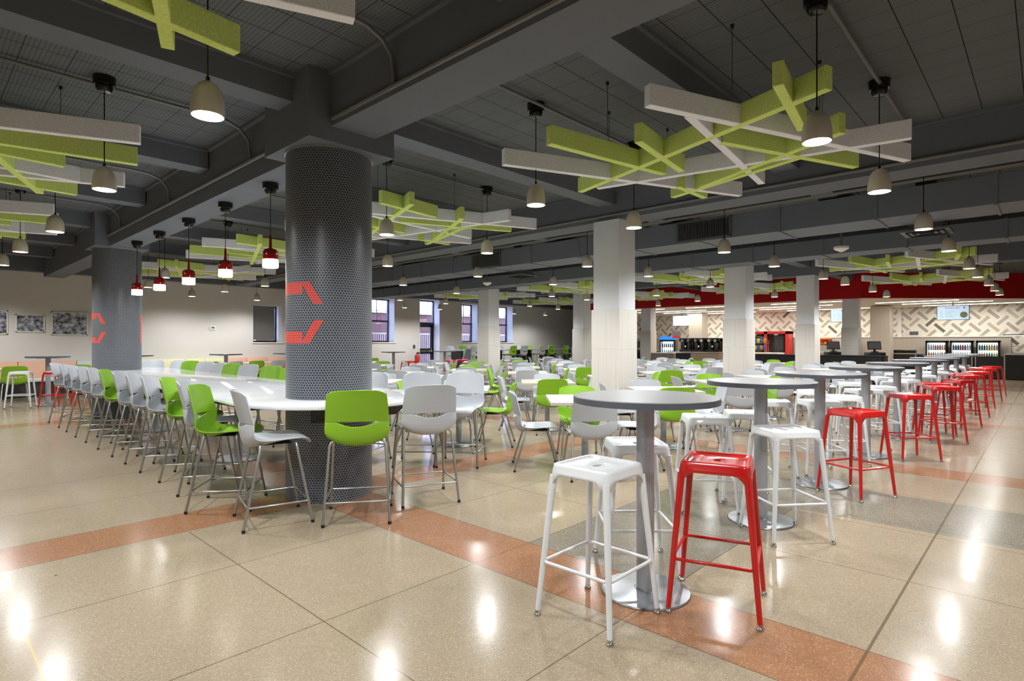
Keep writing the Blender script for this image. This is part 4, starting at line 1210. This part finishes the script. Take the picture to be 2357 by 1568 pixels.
# menu screens
def text(body, size, m, parent, Mx, name='lettering', sh=0):
    cu = bpy.data.curves.new(name, 'FONT'); cu.body = body; cu.size = size; cu.align_x = 'CENTER'; cu.align_y = 'CENTER'; cu.shear = sh; cu.extrude = .001
    o = bpy.data.objects.new(name, cu); COL.objects.link(o)
    dg = bpy.context.evaluated_depsgraph_get()
    me = bpy.data.meshes.new_from_object(o.evaluated_get(dg)); me.materials.clear(); me.materials.append(m)
    bpy.data.objects.remove(o)
    return put(name, me, parent, Mx)
UP = Matrix.Rotation(R(90), 4, 'X')
def tv(c, rz, w_, h_, lb, title, salad):
    root = empty('menu_screen', c, rz); tag(root, lb, 'screen')
    b = MB().box(-w_, w_, -.03, .03, -h_, h_).obj('screen_case', M['blackgloss'], root)
    MB().box(-w_ + .015, w_ - .015, -.034, -.03, -h_ + .015, h_ - .015).obj('display', M['screen'], root)
    MB().tube([(0, 0, h_), (0, 0, 2.81 - c[2])], .02, 8).obj('mount', M['blackgloss'], root)
    text(title, h_ * .36, M['purple'], root, Matrix.Translation((-.02, -.036, h_ * .68)) @ UP, sh=.3)
    l = MB()
    rr_ = random.Random(3)
    for i in range(6):
        l.box(-w_ * .85, -w_ * .85 + w_ * rr_.uniform(.2, .3), -.036, -.034, h_ * (.2 - i * .17), h_ * (.2 - i * .17) + .012)
        l.box(-w_ * .5, w_ * rr_.uniform(-.1, .3), -.036, -.034, h_ * (.2 - i * .17), h_ * (.2 - i * .17) + .010)
    l.obj('menu_lines', M['steel'], root)
    if salad:
        MB().tube([(w_ * .66, -.034, -h_ * .3), (w_ * .66, -.037, -h_ * .3)], h_ * .42, 24).obj('food_picture', M['salad'], root)
        MB().tube([(w_ * .68, -.034, h_ * .68), (w_ * .68, -.037, h_ * .68)], h_ * .12, 16).obj('logo_disc', M['purple'], root)
tv((25.5, 2.48, 2.42), RZ, .46, .255, 'large menu screen reading Protein Bar hanging at right', 'Protein Bar', True)
tv((25.0, 5.80, 2.42), RZ, .46, .255, 'menu screen half hidden by the tiled column in the cashier counter', 'Salad', False)
tv((26.0, 13.05, 2.43), RZ, .46, .255, 'menu screen hanging left of the wide pillar by the coffee brewers', 'Specials', False)
root = empty('wall_sign', (X1 - .14, 4.02, 1.62)); tag(root, 'small white notice with blue print on the ledge under the herringbone wall', 'sign')
MB().box(0, .02, -.2, .2, 0, .26).obj('board', M['white'], root); MB().box(-.004, 0, -.15, .15, .05, .2).obj('print', M['vent'], root)
root = empty('exit_sign', (X1 - .02, 2.62, 1.70)); tag(root, 'small red lettered notice on the herringbone wall below the screen', 'sign')
MB().box(0, .015, -.13, .13, -.05, .06).obj('board', M['white'], root); text('NOTICE', .06, M['red'], root, Matrix.Rotation(R(-90), 4, 'Z') @ Matrix.Translation((0, -.003, .0)) @ UP)
root = empty('rail_light', (0, 0, 0)); root.location = (27.3, .1, 1.62); root.rotation_euler = (0, 0, RZ); tag(root, 'long dark heat lamp rail over the counter at the right edge', 'lamp')
MB().box(-1.1, 1.2, -.05, .05, 0, .04).obj('rail', M['vent'], root); MB().box(-1.05, 1.2, -.03, .03, -.008, 0).obj('glow_strip', M['strip'], root)
MB().tube([(-.9, .2, -.67), (-.9, .2, .02), (-.9, 0, .02)], .015, 8).obj('support', M['steel'], root)
